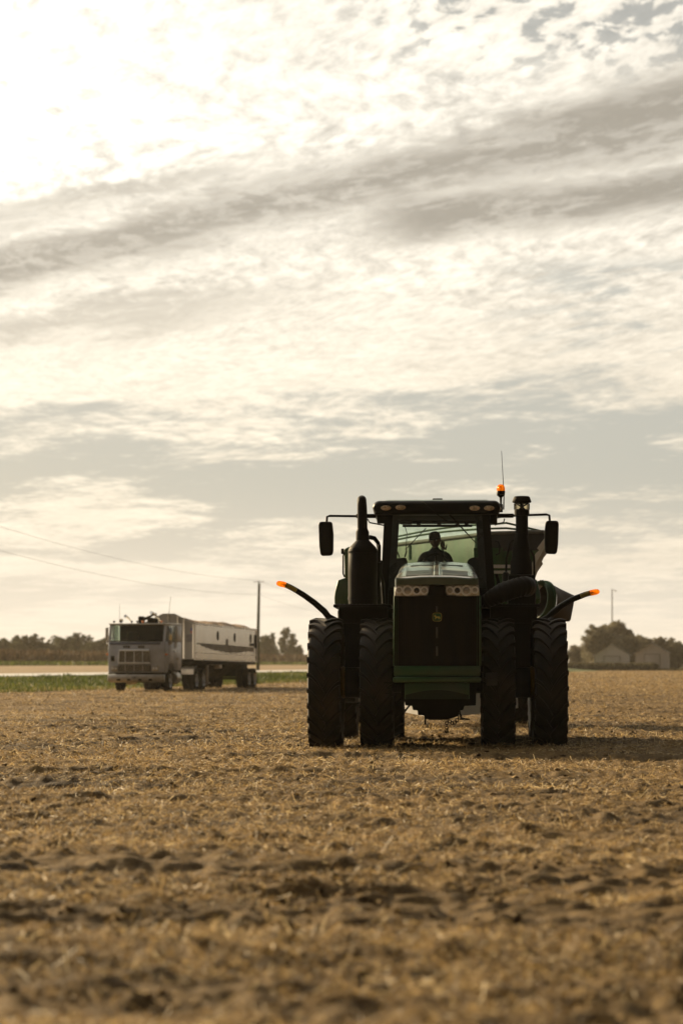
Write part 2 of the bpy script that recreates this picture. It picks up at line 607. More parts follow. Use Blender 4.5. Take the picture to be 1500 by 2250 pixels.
# verge and road, sheets laid over the bank
grass_soil = mat('verge_turf', (0.055, 0.075, 0.020), 0.9, var=0.5, scale=2.0, spec=0.1, bump=0.6, bscale=20)
road_mat = mat('road_asphalt', (0.44, 0.40, 0.34), 0.38, var=0.15, scale=1.5, spec=0.4, bump=0.2, bscale=60)
far_mat = mat('far_stubble', (0.22, 0.155, 0.085), 0.9, var=0.35, scale=0.6, spec=0.1)
qv = np.concatenate([np.arange(-40, 300, 2.0), np.arange(300, 1500, 30)])
tag(grid_mesh('grass_verge', np.array([P_R0 + 0.0, P_R0 + 1, P_R0 + 2, -37, -35.5, P_EDGE - 1, P_EDGE + 0.1]), qv,
              lambda X, Y, p, q: base_h(p) + 0.02, grass_soil), 'green roadside verge', None, None, 'structure')
tag(grid_mesh('road', np.array([P_R1, -50, -47.5, -45, P_R0]), qv,
              lambda X, Y, p, q: base_h(p) + 0.03 + 0.03 * (1 - ((p + 47.5) / 5.5) ** 2), road_mat), 'pale country road', None, None, 'structure')
tag(grid_mesh('far_field', np.array([-110.0, -85, -60, P_R1 - 2, P_R1 - 0.05]), qv,
              lambda X, Y, p, q: base_h(p) + 0.02, far_mat), 'tan strip of stubble across the road', None, None, 'structure')


# ---------------------------------------------------------------- straw lying on the field
def ribbons(X, Y, Z, L, W, yaw, tilt, roll):
    """flat strips: centre, length, width, heading, tilt of the long axis, roll about it -> (n,4,3)"""
    d = np.stack([np.cos(yaw) * np.cos(tilt), np.sin(yaw) * np.cos(tilt), np.sin(tilt)], -1)
    s = np.stack([-np.sin(yaw), np.cos(yaw), np.zeros_like(yaw)], -1)
    u = np.cross(d, s)
    w = s * np.cos(roll)[:, None] + u * np.sin(roll)[:, None]
    c = np.stack([X, Y, Z], -1)
    a, b = d * (L / 2)[:, None], w * (W / 2)[:, None]
    return np.stack([c - a - b, c + a - b * 0.7, c + a + b * 0.7, c - a + b], 1)


def scatter(n, y0, y1, spread, power=0.0):
    """positions with roughly even density in the view: more per square metre near the camera"""
    Y = y0 * (y1 / y0) ** rng.random(n)
    X = (rng.random(n) * 2 - 1) * (spread * Y + 2.5)
    return X, Y


straw_m = leafy('straw', [(0.040, 0.024, 0.009), (0.150, 0.095, 0.038), (0.37, 0.25, 0.105), (0.62, 0.45, 0.205), (0.86, 0.71, 0.43)], 0.36, 0.5, 0.25)
NS = 1500000
X, Y = scatter(NS, 5.5, 420, 0.185)
p_, q_ = pq(X, Y)
dens = vnoise(X / 1.7, Y / 0.8, 21) * 0.6 + vnoise(X / 0.5, Y / 0.35, 22) * 0.55 + vnoise(X / 7, Y / 1.3, 23) * 0.42 - 0.06
keep = (p_ > P_EDGE + 0.2) & (dens - np.clip(vnoise(X / 4.5, Y / 0.55 + 0.06 * X, 6) - 0.62, 0, 1) * 1.6 + rng.random(NS) * 0.48 > 0.87)
X, Y, dens = X[keep], Y[keep], dens[keep]
n = len(X)
lod = np.maximum(1.0, Y / 22)
L = (0.016 + 0.065 * rng.random(n) ** 2.4) * lod ** 0.45
W = (0.0022 + 0.003 * rng.random(n)) * lod ** 0.9
tilt = rng.normal(0, 0.38, n)
stand = rng.random(n) < 0.03
lng = rng.random(n) < 0.035
L[lng] = rng.uniform(0.08, 0.17, lng.sum())
tilt[stand] = rng.uniform(0.5, 1.3, stand.sum())
Z = ground_z(X, Y) + 0.008 + rng.random(n) * 0.02 + np.abs(np.sin(tilt)) * L * 0.42
tone = np.clip(rng.normal(0.44, 0.25, n) + (dens - 0.8) * 0.25, 0, 1)
tone[(rng.random(n) < 0.05) & (Y < 60)] = 1.0
W = np.where(Y > 50, W * 0.7, W)
o = link_mesh('straw', quads_mesh('straw', ribbons(X, Y, Z, L, W, rng.uniform(0, 6.283, n), tilt, rng.normal(0, 0.6, n)), straw_m, tone))
tag(o, 'loose straw and chaff scattered over the stubble field', None, None, 'stuff')

# broken clods and lumps of chopped residue
clod_m = leafy('clod', [(0.055, 0.036, 0.017), (0.11, 0.074, 0.035), (0.20, 0.136, 0.064), (0.30, 0.21, 0.10)], 0.0, 0.9, 0.1)
n = 120000
X, Y = scatter(n, 5.5, 400, 0.185)
p_, q_ = pq(X, Y)
keep = (p_ > P_EDGE + 0.4) & (0.7 * vnoise(X / 1.3, Y / 0.4, 51) + 0.6 * rng.random(n) > 0.78)
X, Y = X[keep], Y[keep]
# soil pushed up round the tyres
for tx_ in (-1.675, -0.905, 0.905, 1.675):
    for ty_ in (0.0, 3.95):
        a_ = math.atan2(1.447, 36.6)
        cx_, cy_ = 1.447 + tx_ * math.cos(a_) + ty_ * math.sin(a_), 36.6 - tx_ * math.sin(a_) + ty_ * math.cos(a_)
        X = np.concatenate([X, cx_ + rng.normal(0, 0.26, 260)])
        Y = np.concatenate([Y, cy_ + rng.normal(-0.12, 0.22, 260)])
n = len(X)
S = (0.006 + 0.022 * rng.random(n) ** 2.8) * np.maximum(1, Y / 20) ** 0.45
O = np.array([[1, 0, 0], [0, 1, 0], [-1, 0, 0], [0, -1, 0], [0, 0, 1], [0, 0, -1]], float)
Vc = O[None] * (0.6 + 0.8 * rng.random((n, 6, 1))) + rng.normal(0, 0.18, (n, 6, 3))
yw = rng.uniform(0, 6.283, n)
c_, s_ = np.cos(yw)[:, None], np.sin(yw)[:, None]
Vc = np.stack([Vc[..., 0] * c_ * 1.3 - Vc[..., 1] * s_, Vc[..., 0] * s_ * 1.3 + Vc[..., 1] * c_, Vc[..., 2] * 0.75], -1) * S[:, None, None]
Vc += np.stack([X, Y, ground_z(X, Y) + S * 0.25], -1)[:, None, :]
Fc = np.array([[0, 1, 4], [1, 2, 4], [2, 3, 4], [3, 0, 4], [1, 0, 5], [2, 1, 5], [3, 2, 5], [0, 3, 5]])
me = bpy.data.meshes.new('clods')
me.vertices.add(n * 6)
me.vertices.foreach_set('co', Vc.astype(np.float32).ravel())
li = (Fc[None] + (np.arange(n) * 6)[:, None, None]).astype(np.int32).ravel()
me.loops.add(len(li))
me.loops.foreach_set('vertex_index', li)
me.polygons.add(n * 8)
me.polygons.foreach_set('loop_start', np.arange(0, len(li), 3, dtype=np.int32))
me.polygons.foreach_set('loop_total', np.full(n * 8, 3, dtype=np.int32))
at_ = me.attributes.new('tone', 'FLOAT', 'POINT')
at_.data.foreach_set('value', np.repeat(np.clip(rng.normal(0.45, 0.28, n), 0, 1), 6).astype(np.float32))
me.update(calc_edges=True)
me.materials.append(clod_m)
tag(link_mesh('clods', me), 'broken soil clods and lumps of residue lying in the stubble', None, None, 'stuff')

# grass blades on the verge
grass_m = leafy('grass_blade', [(0.022, 0.034, 0.006), (0.048, 0.068, 0.012), (0.085, 0.100, 0.020), (0.20, 0.17, 0.065)], 0.45, 0.55, 0.2)
n = 60000
q = 70 * (330 / 70) ** rng.random(n)
p = P_EDGE + 0.7 - rng.random(n) ** 1.1 * 8.6
X, Y = xy(p, q)
lod = q / 100
H = (0.06 + 0.15 * rng.random(n)) * (0.6 + 0.8 * vnoise(X / 1.2, Y / 2.5, 31))
tone = np.clip(rng.normal(0.42, 0.2, n) + (vnoise(X / 3, Y / 6, 32) - 0.5) * 0.5, 0, 1)
tone[(p > P_EDGE - 0.6) & (rng.random(n) < 0.4)] = 0.95
o = link_mesh('grass', quads_mesh('grass', ribbons(X, Y, base_h(p) + H * 0.45, H, (0.02 + 0.03 * rng.random(n)) * lod, rng.uniform(0, 6.283, n), R(90) - np.abs(rng.normal(0, 0.4, n)), rng.uniform(0, 3.14, n)), grass_m, tone))
tag(o, 'rough green grass growing on the roadside verge', None, None, 'stuff')

# ripe corn standing across the road, with a green grassy edge
corn_m = leafy('corn_leaf', [(0.03, 0.020, 0.012), (0.060, 0.039, 0.022), (0.10, 0.066, 0.036), (0.15, 0.105, 0.056)], 0.25, 0.7, 0.1)
n = 42000
q = 240 + 560 * rng.random(n) ** 1.3
p = -112 - 14 * rng.random(n) ** 1.5
X, Y = xy(p, q)
H = 0.5 + 0.9 * rng.random(n)
zc = base_h(p) + 0.2 + rng.random(n) * 1.75
o = link_mesh('standing_corn', quads_mesh('standing_corn', ribbons(X, Y, zc, H, 0.10 + 0.22 * rng.random(n), rng.uniform(0, 6.283, n), R(90) - np.abs(rng.normal(0, 0.5, n)), rng.uniform(0, 3.14, n)), corn_m, np.clip(rng.normal(0.45, 0.25, n), 0, 1)))
tag(o, 'brown ripe corn standing in front of the far trees', None, None, 'stuff')
n = 16000
q = 230 + 420 * rng.random(n) ** 1.2
p = -104 - 8.0 * rng.random(n)
X, Y = xy(p, q)
H = 0.25 + 0.5 * rng.random(n)
o = link_mesh('far_grass', quads_mesh('far_grass', ribbons(X, Y, base_h(p) + H * 0.45, H, 0.08 + 0.2 * rng.random(n), rng.uniform(0, 6.283, n), R(90) - np.abs(rng.normal(0, 0.5, n)), rng.uniform(0, 3.14, n)), grass_m, np.clip(rng.normal(0.4, 0.2, n), 0, 1)))
tag(o, 'green grass strip along the edge of the brown corn', None, None, 'stuff')

# ---------------------------------------------------------------- trees
leaf_hazed = leafy('tree_leaf_hazed', [(0.10, 0.090, 0.062), (0.15, 0.135, 0.090), (0.20, 0.18, 0.12), (0.26, 0.23, 0.15)], 0.3, 0.8, 0.1)  # lighter autumn leaf, with the paleness of haze put into the colour
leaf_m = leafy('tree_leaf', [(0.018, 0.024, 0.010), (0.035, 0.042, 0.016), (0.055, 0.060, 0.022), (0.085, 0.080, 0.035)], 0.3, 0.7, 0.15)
bark_m = mat('bark', (0.075, 0.055, 0.04), 0.9, var=0.4, scale=5, bump=0.6, spec=0.1)


def crown_mesh(seed, blobs, n, leaf):
    """leaf-clump quads spread over many overlapping lumps; gaps stay open between them"""
    g = np.random.default_rng(seed)
    V, T = [], []
    for (cx, cy, cz, rx, rz) in blobs:
        m = int(n * rx * rz)
        d = g.normal(size=(m, 3)); d /= np.linalg.norm(d, axis=1)[:, None]
        rad = g.random(m) ** 0.55 * (0.8 + 0.35 * g.random(m))
        c = np.stack([cx + d[:, 0] * rx * rad, cy + d[:, 1] * rx * rad, cz + d[:, 2] * rz * rad], -1)
        s = leaf * (0.5 + g.random(m))
        a = g.normal(size=(m, 3)); a /= np.linalg.norm(a, axis=1)[:, None]
        b = np.cross(a, g.normal(size=(m, 3))); b /= np.linalg.norm(b, axis=1)[:, None]
        a = a * s[:, None]; b = b * (s * 0.6)[:, None]
        V.append(np.stack([c - a, c - b, c + a, c + b], 1))
        T.append(np.clip(g.normal(0.4, 0.2, m) + g.normal(0, 0.15), 0, 1))
    return quads_mesh('crown', np.concatenate(V), leaf_m, np.concatenate(T))


def make_tree(name, seed, h, w, shape, n=330, leaf=0.24):
    """shape: 'round', 'tall' or 'ragged'; returns an Empty at the foot with trunk and crown"""
    g = np.random.default_rng(seed)
    root = empty(name)
    base = h * {'round': 0.18, 'tall': 0.2, 'ragged': 0.12}[shape]
    blobs = []
    t = MB()
    lean = g.normal(0, 0.03, 2) * h
    t.tube([(0, 0, -0.3), (lean[0] * .3, lean[1] * .3, h * 0.3), (lean[0], lean[1], h * 0.8)], [0.035 * h, 0.024 * h, 0.006 * h], 8)
    k = {'round': 13, 'tall': 12, 'ragged': 16}[shape]
    for i in range(k):
        f = (i + 0.5) / k
        z = base + (h - base) * f * 0.93
        env = {'round': math.sin(math.pi * (0.18 + 0.74 * f)), 'tall': 0.75 * math.sin(math.pi * (0.12 + 0.8 * f)) + 0.1, 'ragged': (1.05 - f) * 0.9 + 0.1}[shape]
        a = i * 2.4 + g.random()
        rr = w / 2 * env * g.uniform(0.35, 0.75)
        br = w * g.uniform(0.16, 0.26) * (0.55 + 0.6 * env)
        c = (math.cos(a) * rr + lean[0] * f, math.sin(a) * rr + lean[1] * f, z)
        blobs.append((*c, br, br * g.uniform(0.6, 0.9)))
        t.tube([(lean[0] * f * .5, lean[1] * f * .5, z * 0.72), (c[0] * .5, c[1] * .5, z * 0.9), c], [0.012 * h, 0.008 * h, 0.003 * h], 5)
        for _ in range(6):     # sprays that break the outline
            e = g.normal(size=3); e /= np.linalg.norm(e)
            q_ = g.uniform(0.18, 0.42)
            blobs.append((c[0] + e[0] * br * 1.1, c[1] + e[1] * br * 1.1, c[2] + e[2] * br * 0.9, br * q_, br * q_ * 0.8))
    t.build('trunk', bark_m, root)
    link_mesh('crown', crown_mesh(seed + 50, blobs, n / (w * h / 60), leaf), root)
    return root


protos = [make_tree('tree', 1, 11, 10, 'round'), make_tree('tree', 2, 12, 7, 'tall'), make_tree('tree', 3, 9, 11, 'ragged'),
          make_tree('tree', 4, 10, 12, 'round'), make_tree('tree', 5, 13, 8, 'ragged')]
used = [False] * len(protos)
hazed_mesh = {}


def put_tree(i, X, Y, s, rz, label, group, sz=None, hazed=False):
    r = protos[i] if not used[i] else copy_tree(protos[i])
    used[i] = True
    if hazed:  # crown in the leaf colour that carries the fading of distance
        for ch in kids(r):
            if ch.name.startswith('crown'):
                if i not in hazed_mesh:
                    hazed_mesh[i] = ch.data.copy()
                    hazed_mesh[i].materials[0] = leaf_hazed
                ch.data = hazed_mesh[i]
    r.location = (X, Y, float(base_h(pq(X, Y)[0])) - 0.05)
    r.rotation_euler = (0, 0, rz)
    r.scale = (s, s, sz or s)
    return tag(r, label, 'tree', group)


def at(px, D):
    """X on the ground of a photo column px at distance D"""
    return (px - 750) / F * D


g = random.Random(11)
# far wood line on the left: px, height above the horizon in photo pixels
for j, (px, hp, kind) in enumerate([(-118, 50, 0), (-72, 56, 3), (-30, 47, 2), (6, 58, 0), (37, 66, 1), (64, 62, 3), (92, 50, 0), (112, 44, 2), (133, 58, 3), (152, 62, 0),
                                    (171, 72, 4), (190, 68, 1), (208, 50, 0), (228, 56, 3), (258, 50, 0), (300, 47, 2), (345, 52, 3)]):
    D = 455 + g.uniform(-8, 30)
    hh = hp * 0.94 * D / F + 0.4
    s = hh / [11, 12, 9, 10, 13][kind]
    put_tree(kind, at(px, D), D, s * 1.15, g.uniform(0, 6.28), 'distant dark tree in the wood line beyond the corn and the truck', 'trees of the wood line beyond the corn', s)
for px, hp, kind, w, lab in [(582, 62, 2, 0.7, 'ragged dark tree just right of the power pole beyond the corn'),
                             (600, 68, 4, 0.55, 'dark tree with a drooping side branch between power pole and tall split tree'),
                             (628, 80, 1, 0.75, 'tall dark tree with a split top right of the power pole'),
                             (641, 66, 4, 0.8, 'broad dark tree against the tractor side of the clump by the pole'),
                             (655, 40, 2, 0.6, 'low dark bush at the clump edge beside the tractor tyre')]:
    D = 600 + g.uniform(-10, 20)
    s = (hp * D / F + 0.4) / [11, 12, 9, 10, 13][kind]
    put_tree(kind, at(px, D), D, s * w * 1.15, g.uniform(0, 6.28), lab, 'clump of trees right of the power pole', s)
# farmstead trees on the right and the wood line running on out of the picture
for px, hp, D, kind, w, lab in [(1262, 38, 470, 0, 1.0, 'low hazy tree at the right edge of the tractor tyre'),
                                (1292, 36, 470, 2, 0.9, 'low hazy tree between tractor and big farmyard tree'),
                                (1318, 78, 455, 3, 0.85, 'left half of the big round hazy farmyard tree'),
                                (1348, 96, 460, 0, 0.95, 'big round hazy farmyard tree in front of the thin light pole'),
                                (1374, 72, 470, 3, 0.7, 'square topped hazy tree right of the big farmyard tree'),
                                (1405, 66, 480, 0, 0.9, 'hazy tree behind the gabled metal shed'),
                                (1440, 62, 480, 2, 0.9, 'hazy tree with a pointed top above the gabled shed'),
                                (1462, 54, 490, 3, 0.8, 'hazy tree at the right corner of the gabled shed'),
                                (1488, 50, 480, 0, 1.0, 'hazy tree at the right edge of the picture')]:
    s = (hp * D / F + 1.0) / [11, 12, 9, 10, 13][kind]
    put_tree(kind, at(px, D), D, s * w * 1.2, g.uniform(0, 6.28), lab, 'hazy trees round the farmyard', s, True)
for j in range(24):
    az = R(8.6 + j * 1.25)
    D = 520 + g.uniform(-30, 60)
    kind = g.choice([0, 2, 3, 4])
    put_tree(kind, D * math.sin(az), D * math.cos(az), g.uniform(0.6, 0.95), g.uniform(0, 6.28), 'hazy tree of the wood line running on past the farmyard', 'wood line past the farmyard', None, True)

# ---------------------------------------------------------------- farmyard sheds, vehicles, hedge, light pole
shed_m = mat('shed_sheet_metal', (0.60, 0.575, 0.585), 0.55, 0.0, var=0.12, scale=1.2, stretch=(8, 8, 0.3))
roof_m = mat('shed_roof', (0.30, 0.285, 0.28), 0.5, var=0.1, scale=1.0)
dark_m = mat('dark_opening', (0.03, 0.028, 0.026), 0.8)
white_m = mat('white_paint', (0.62, 0.58, 0.52), 0.4, var=0.08, scale=1.0)


def shed(px, D, w, d, eave, ridge, rz, label):
    r = empty('shed', (at(px, D), D, 0), rz)
    MB().prism([(-w / 2, 0), (w / 2, 0), (w / 2, eave), (0, ridge), (-w / 2, eave)], 0, d).build('wall', shed_m, r)
    t = 0.12
    rf = MB()
    for sgn in (-1, 1):
        rf.prism([(0, ridge + 0.02), (sgn * (w / 2 + 0.3), eave - 0.13), (sgn * (w / 2 + 0.3), eave - 0.13 + t), (0, ridge + t + 0.02)], -0.3, d + 0.3)
    rf.build('roof', roof_m, r)
    MB().box(-w * 0.22, w * 0.22, -0.06, -0.003, 0, eave * 0.86, 0.01).build('door', mat('shed_door', (0.52, 0.50, 0.51), 0.5, var=0.1), r)
    fr = MB()
    for a in (-1, 1):
        fr.box(a * w * 0.22, a * (w * 0.22 + 0.16), -0.10, -0.002, 0, eave * 0.9)
    fr.box(-w * 0.22 - 0.16, w * 0.22 + 0.16, -0.11, -0.002, eave * 0.9, eave * 0.9 + 0.16)
    fr.build('door_frame', roof_m, r)
    return tag(r, label, 'shed', 'farmyard sheds')


shed(1430, 440, 6.0, 10, 3.2, 4.9, R(-8.5), 'gabled grey metal shed at the right end of the farmyard')
shed(1342, 446, 6.4, 9, 2.8, 4.7, R(-7.5), 'gabled pale shed under the big farmyard tree')


def parked_car(px, D, L, rz, label, h=1.5):
    r = empty('parked_car', (at(px, D), D, 0), rz)
    b = MB().prism([(-L / 2, 0.35), (L / 2, 0.35), (L / 2, 0.85), (L * 0.42, 0.95), (-L * 0.22, 1.0), (-L * 0.46, 0.9), (-L / 2, 0.75)], -0.85, 0.85, bev=0.06)
    b.prism([(-L * 0.24, 0.98), (L * 0.42, 0.95), (L * 0.33, h), (-L * 0.10, h)], -0.74, 0.74, bev=0.06)
    b.build('body', white_m, r)
    w = MB()
    for s in (-1, 1):
        w.prism([(-L * 0.19, 1.02), (L * 0.36, 1.0), (L * 0.29, h - 0.1), (-L * 0.09, h - 0.1)], s * 0.742, s * 0.752)
    w.build('window', dark_m, r)
    for sx in (-0.31, 0.31):
        for sy in (-0.76, 0.76):
            MB().lathe([(0.2, -0.1), (0.32, -0.1), (0.34, 0), (0.32, 0.1), (0.2, 0.1)], (sx * L, sy, 0.34), 'y', 14).build('wheel', dark_m, r)
    return tag(r, label, 'car', 'pale vehicles parked in the farmyard')


parked_car(1300, 452, 4.6, R(6), 'pale car parked left of the shed under the farmyard trees', 1.6)
parked_car(1352, 448, 5.2, R(-4), 'pale car parked in front of the shed under the big tree', 1.7)

hedge_m = leafy('hedge_leaf', [(0.035, 0.032, 0.018), (0.06, 0.055, 0.028), (0.09, 0.078, 0.04)], 0.25, 0.8, 0.1)
n = 16000
X = rng.uniform(38, 66, n)
Y = rng.uniform(424, 434, n)
n2 = 9000
X = np.concatenate([X, rng.uniform(66, 150, n2)]); Y = np.concatenate([Y, rng.uniform(436, 452, n2)])
n += n2
H = np.where(X < 55.5, 1.0, 0.35) * rng.uniform(0.5, 1.2, n)
o = link_mesh('weed_strip', quads_mesh('weed_strip', ribbons(X, Y, H * 0.5 + rng.random(n) * 0.35 * (X < 55), H, rng.uniform(0.1, 0.35, n), rng.uniform(0, 6.28, n), R(90) - np.abs(rng.normal(0, 0.4, n)), rng.uniform(0, 3.14, n)), hedge_m, rng.random(n)))
tag(o, 'dark strip of weeds along the farmyard edge of the field', None, None, 'stuff')

wood_m = mat('pole_wood', (0.05, 0.055, 0.035), 0.85, var=0.3, scale=3, stretch=(6, 6, 0.5), spec=0.1)
metal_m = mat('pole_metal', (0.25, 0.25, 0.24), 0.5, 0.6)
D = 450
D = 492
lp = empty('yard_light_pole', (at(1343, D), D, 0))
MB().tube([(0, 0, -0.3), (0.02, 0, 8), (0.05, 0, 16.4)], [0.16, 0.13, 0.09], 10).build('pole', wood_m, lp)
MB().tube([(0.05, 0, 16.1), (0.5, 0, 16.15), (0.75, 0, 16.1)], 0.05, 6).build('arm', metal_m, lp)
MB().lathe([(0.08, 0.12), (0.2, 0.05), (0.24, -0.1), (0.1, -0.14)], (0.75, 0, 16.05), 'z', 12).build('lamp_head', metal_m, lp)
tag(lp, 'thin wooden yard light pole above the big farmyard tree', 'light pole')

# ---------------------------------------------------------------- power line along the road
insul_m = mat('insulator', (0.30, 0.30, 0.28), 0.3)
wire_m = mat('wire', (0.05, 0.045, 0.04), 0.6)
LA = R(6.75)                    # the line runs nearly, not quite, along the road
poles = []
for j, ss in enumerate([-240.0, -120.0, 0.0, 110.0, 220.0]):
    X, Y = -8.86 + math.sin(LA) * ss, 257 + math.cos(LA) * ss
    zb = float(base_h(pq(X, Y)[0]))
    r = empty('power_pole', (X, Y, zb - 0.05), -LA)
    MB().tube([(0, 0, -0.3), (0.03, 0, 4.7), (0.12, 0, 9.35)], [0.19, 0.165, 0.13], 12).build('pole', wood_m, r)
    c = MB().box(-0.42, 0.62, -0.17, -0.125, 9.44, 9.50, 0.01)
    c.tube([(0.12, 0, 9.2), (0.12, -0.1, 9.45), (0.12, -0.1, 9.62)], 0.04, 6)
    c.build('crossarm', wood_m, r)
    for x in (-0.38, 0.58):
        MB().lathe([(0.02, 0), (0.05, 0.03), (0.03, 0.07), (0.05, 0.1), (0.02, 0.15)], (x, -0.147, 9.525), 'z', 8).build('insulator', insul_m, r)
    MB().lathe([(0.03, 0), (0.06, 0.04), (0.03, 0.16)], (0.10, -0.2, 8.02), 'z', 8).build('bracket', insul_m, r)
    poles.append((X, Y, zb))
    tag(r, ['power pole of the roadside line standing near the camera, far out to the left', 'power pole of the roadside line just outside the picture on the left',
            'dark wooden power pole with a small crossarm right behind the trailer tail',
            'power pole further along the line, hidden behind the tractor', 'farthest power pole of the line, behind the tractor and farmyard trees'][j], 'power pole', 'power poles along the road')
for oz, nm in ((9.6, 'upper thin cable strung over the tops of the roadside power poles'), (8.1, 'lower thin cable strung below the crossarm of the power poles')):
    w = MB()
    for a, b in zip(poles[:-1], poles[1:]):
        pts = []
        for i in range(17):
            t = i / 16
            pts.append((a[0] + (b[0] - a[0]) * t + 0.1, a[1] + (b[1] - a[1]) * t - 0.2, a[2] + (b[2] - a[2]) * t + oz - 0.85 * 4 * t * (1 - t)))
        w.tube(pts, 0.009, 5)
    tag(w.build('power_cable', wire_m), nm, 'cable', 'cables between the power poles')

# ---------------------------------------------------------------- the articulated tractor
green = mat('tractor_green', (0.020, 0.082, 0.022), 0.35, spec=0.45, var=0.12, scale=3, dust=0.45, dustcol=(0.09, 0.085, 0.05), coat=0.25)
hood_green = mat('hood_green', (0.045, 0.075, 0.035), 0.34, spec=0.55, var=0.08, scale=2, dust=0.4, dustcol=(0.30, 0.275, 0.20), coat=1.0, settle=0.85)
black = mat('tractor_black', (0.0040, 0.0028, 0.0018), 0.6, spec=0.06, var=0.3, scale=5, dust=0.25, dustcol=(0.022, 0.015, 0.009))
blackg = mat('black_plastic', (0.0045, 0.0034, 0.0026), 0.45, spec=0.10, var=0.3, scale=7, dust=0.2, dustcol=(0.022, 0.016, 0.011))
rubber = mat('tyre_rubber', (0.0065, 0.0046, 0.0034), 0.6, spec=0.2, var=0.3, scale=4, dust=0.6, dustcol=(0.055, 0.038, 0.024), settle=0.5, bump=0.2, bscale=30)
yellow = mat('wheel_yellow', (0.26, 0.15, 0.012), 0.5, var=0.2, scale=5, dust=0.5, dustcol=(0.08, 0.055, 0.03))
chrome = mat('chrome', (0.75, 0.74, 0.72), 0.12, 1.0, var=0.05)
silver = mat('lamp_silver', (0.88, 0.90, 0.95), 0.2, 0.1, spec=1.0, var=0.1, scale=20)
bezel_m = mat('lamp_bezel', (0.40, 0.39, 0.38), 0.2, 0.3, spec=0.9, var=0.25, scale=14)
lens_m = mat('lamp_lens_dark', (0.05, 0.045, 0.04), 0.08, 0.2, spec=0.8)
oval_m = mat('work_lamp_face', (0.60, 0.46, 0.30), 0.25, 0.1, var=0.45, scale=30)
cabglass = glass('cab_glass', (0.93, 0.985, 0.95), 0.05, 0.10, (0.16, 0.15, 0.12))
sideglass = glass('clear_glass', (0.94, 0.985, 0.95), 0.05, 0.06)
inner = mat('cab_trim', (0.030, 0.027, 0.029), 0.8, spec=0.15, var=0.2)
yref = mat('yellow_reflector', (0.30, 0.20, 0.02), 0.35, var=0.2, scale=40)


def amber_material():
    m = bpy.data.materials.new('amber_lens')
    m.use_nodes = True
    k = NT(m.node_tree)
    o = k.n('ShaderNodeTexCoord').outputs['Object']
    c = k.mix(k.sm(k.noise(o, 22, 3, 0.5), 0.35, 0.65), (0.72, 0.25, 0.010), (1.0, 0.55, 0.05))
    a = k.n('ShaderNodeBsdfTranslucent'); k.put(a.inputs[0], c)
    b = k.n('ShaderNodeBsdfTransparent'); b.inputs[0].default_value = (0.92, 0.44, 0.03, 1)
    g = k.n('ShaderNodeBsdfGlossy'); g.inputs[0].default_value = (1, 0.9, 0.8, 1); g.inputs[1].default_value = 0.1
    m1 = k.n('ShaderNodeMixShader'); m1.inputs[0].default_value = 0.45
    k.nt.links.new(a.outputs[0], m1.inputs[1]); k.nt.links.new(b.outputs[0], m1.inputs[2])
    m2 = k.n('ShaderNodeMixShader'); m2.inputs[0].default_value = 0.05
    k.nt.links.new(m1.outputs[0], m2.inputs[1]); k.nt.links.new(g.outputs[0], m2.inputs[2])
    out = k.n('ShaderNodeOutputMaterial')
    k.nt.links.new(m2.outputs[0], out.inputs[0])
    return m


amber = amber_material()

TX, TD = 1.447, 36.6                    # front axle on the ground
TYAW = -math.atan2(TX, TD)              # it faces the camera
tractor = empty('tractor', (TX, TD, 0.0), TYAW)
tag(tractor, 'big green articulated farm tractor with dual wheels facing the camera, pulling a grain cart', 'tractor')


def T(px, py, y):
    """measured photo position -> tractor x, z at depth y behind the front axle"""
    D = TD + y
    dy = (1125 - py) / F
    den = math.cos(PITCH) - dy * math.sin(PITCH)
    return (px - 960) / F * D / den, CAM_H + D * (math.sin(PITCH) + dy * math.cos(PITCH)) / den


def tx(px, y): return T(px, 1300, y)[0]
def tz(py, y): return T(960, py, y)[1]


# wheels: dual 2 m tyres with chevron lugs, one mesh shared by all eight
def tyre_mb(Ro=1.0, W=0.49, rim=0.64, lugs=25):
    b = MB()
    h = W / 2
    Rb = Ro - 0.048
    prof = [(rim, -h * 0.70), (rim + 0.02, -h * 0.86), (rim + 0.14, -h * 1.0), (Rb - 0.10, -h * 1.0), (Rb - 0.03, -h * 0.93), (Rb, -h * 0.72), (Rb + 0.012, 0),
            (Rb, h * 0.72), (Rb - 0.03, h * 0.93), (Rb - 0.10, h * 1.0), (rim + 0.14, h * 1.0), (rim + 0.02, h * 0.86), (rim, h * 0.70)]
    b.lathe(prof, (0, 0, 0), 'x', 64, cap=False)
    da = 2 * math.pi / lugs
    for s in (-1, 1):
        for i in range(lugs):
            a0 = da * (i + (0.5 if s > 0 else 0))
            secs = []
            for t in np.linspace(0, 1, 7):
                x = s * h * (-0.06 + 1.08 * t)
                a = a0 + 0.31 * (1 - (1 - t) ** 1.7)           # the bar sweeps round as it runs out to the shoulder
                wd = 0.021 + 0.006 * t
                top = Ro - 0.004 - 0.028 * max(0, t - 0.72) / 0.28
                bot = Rb - 0.01 - (0.085 if t > 0.95 else 0.02 * (t > 0.8))
                q = []
                for (dr, dw) in ((bot, -1.5), (top, -1.0), (top, 1.0), (bot, 1.5)):
                    ang = a + dw * wd
                    q.append((x, dr * math.sin(ang), dr * math.cos(ang)))
                secs.append(q)
            b.loft(secs)
    return b


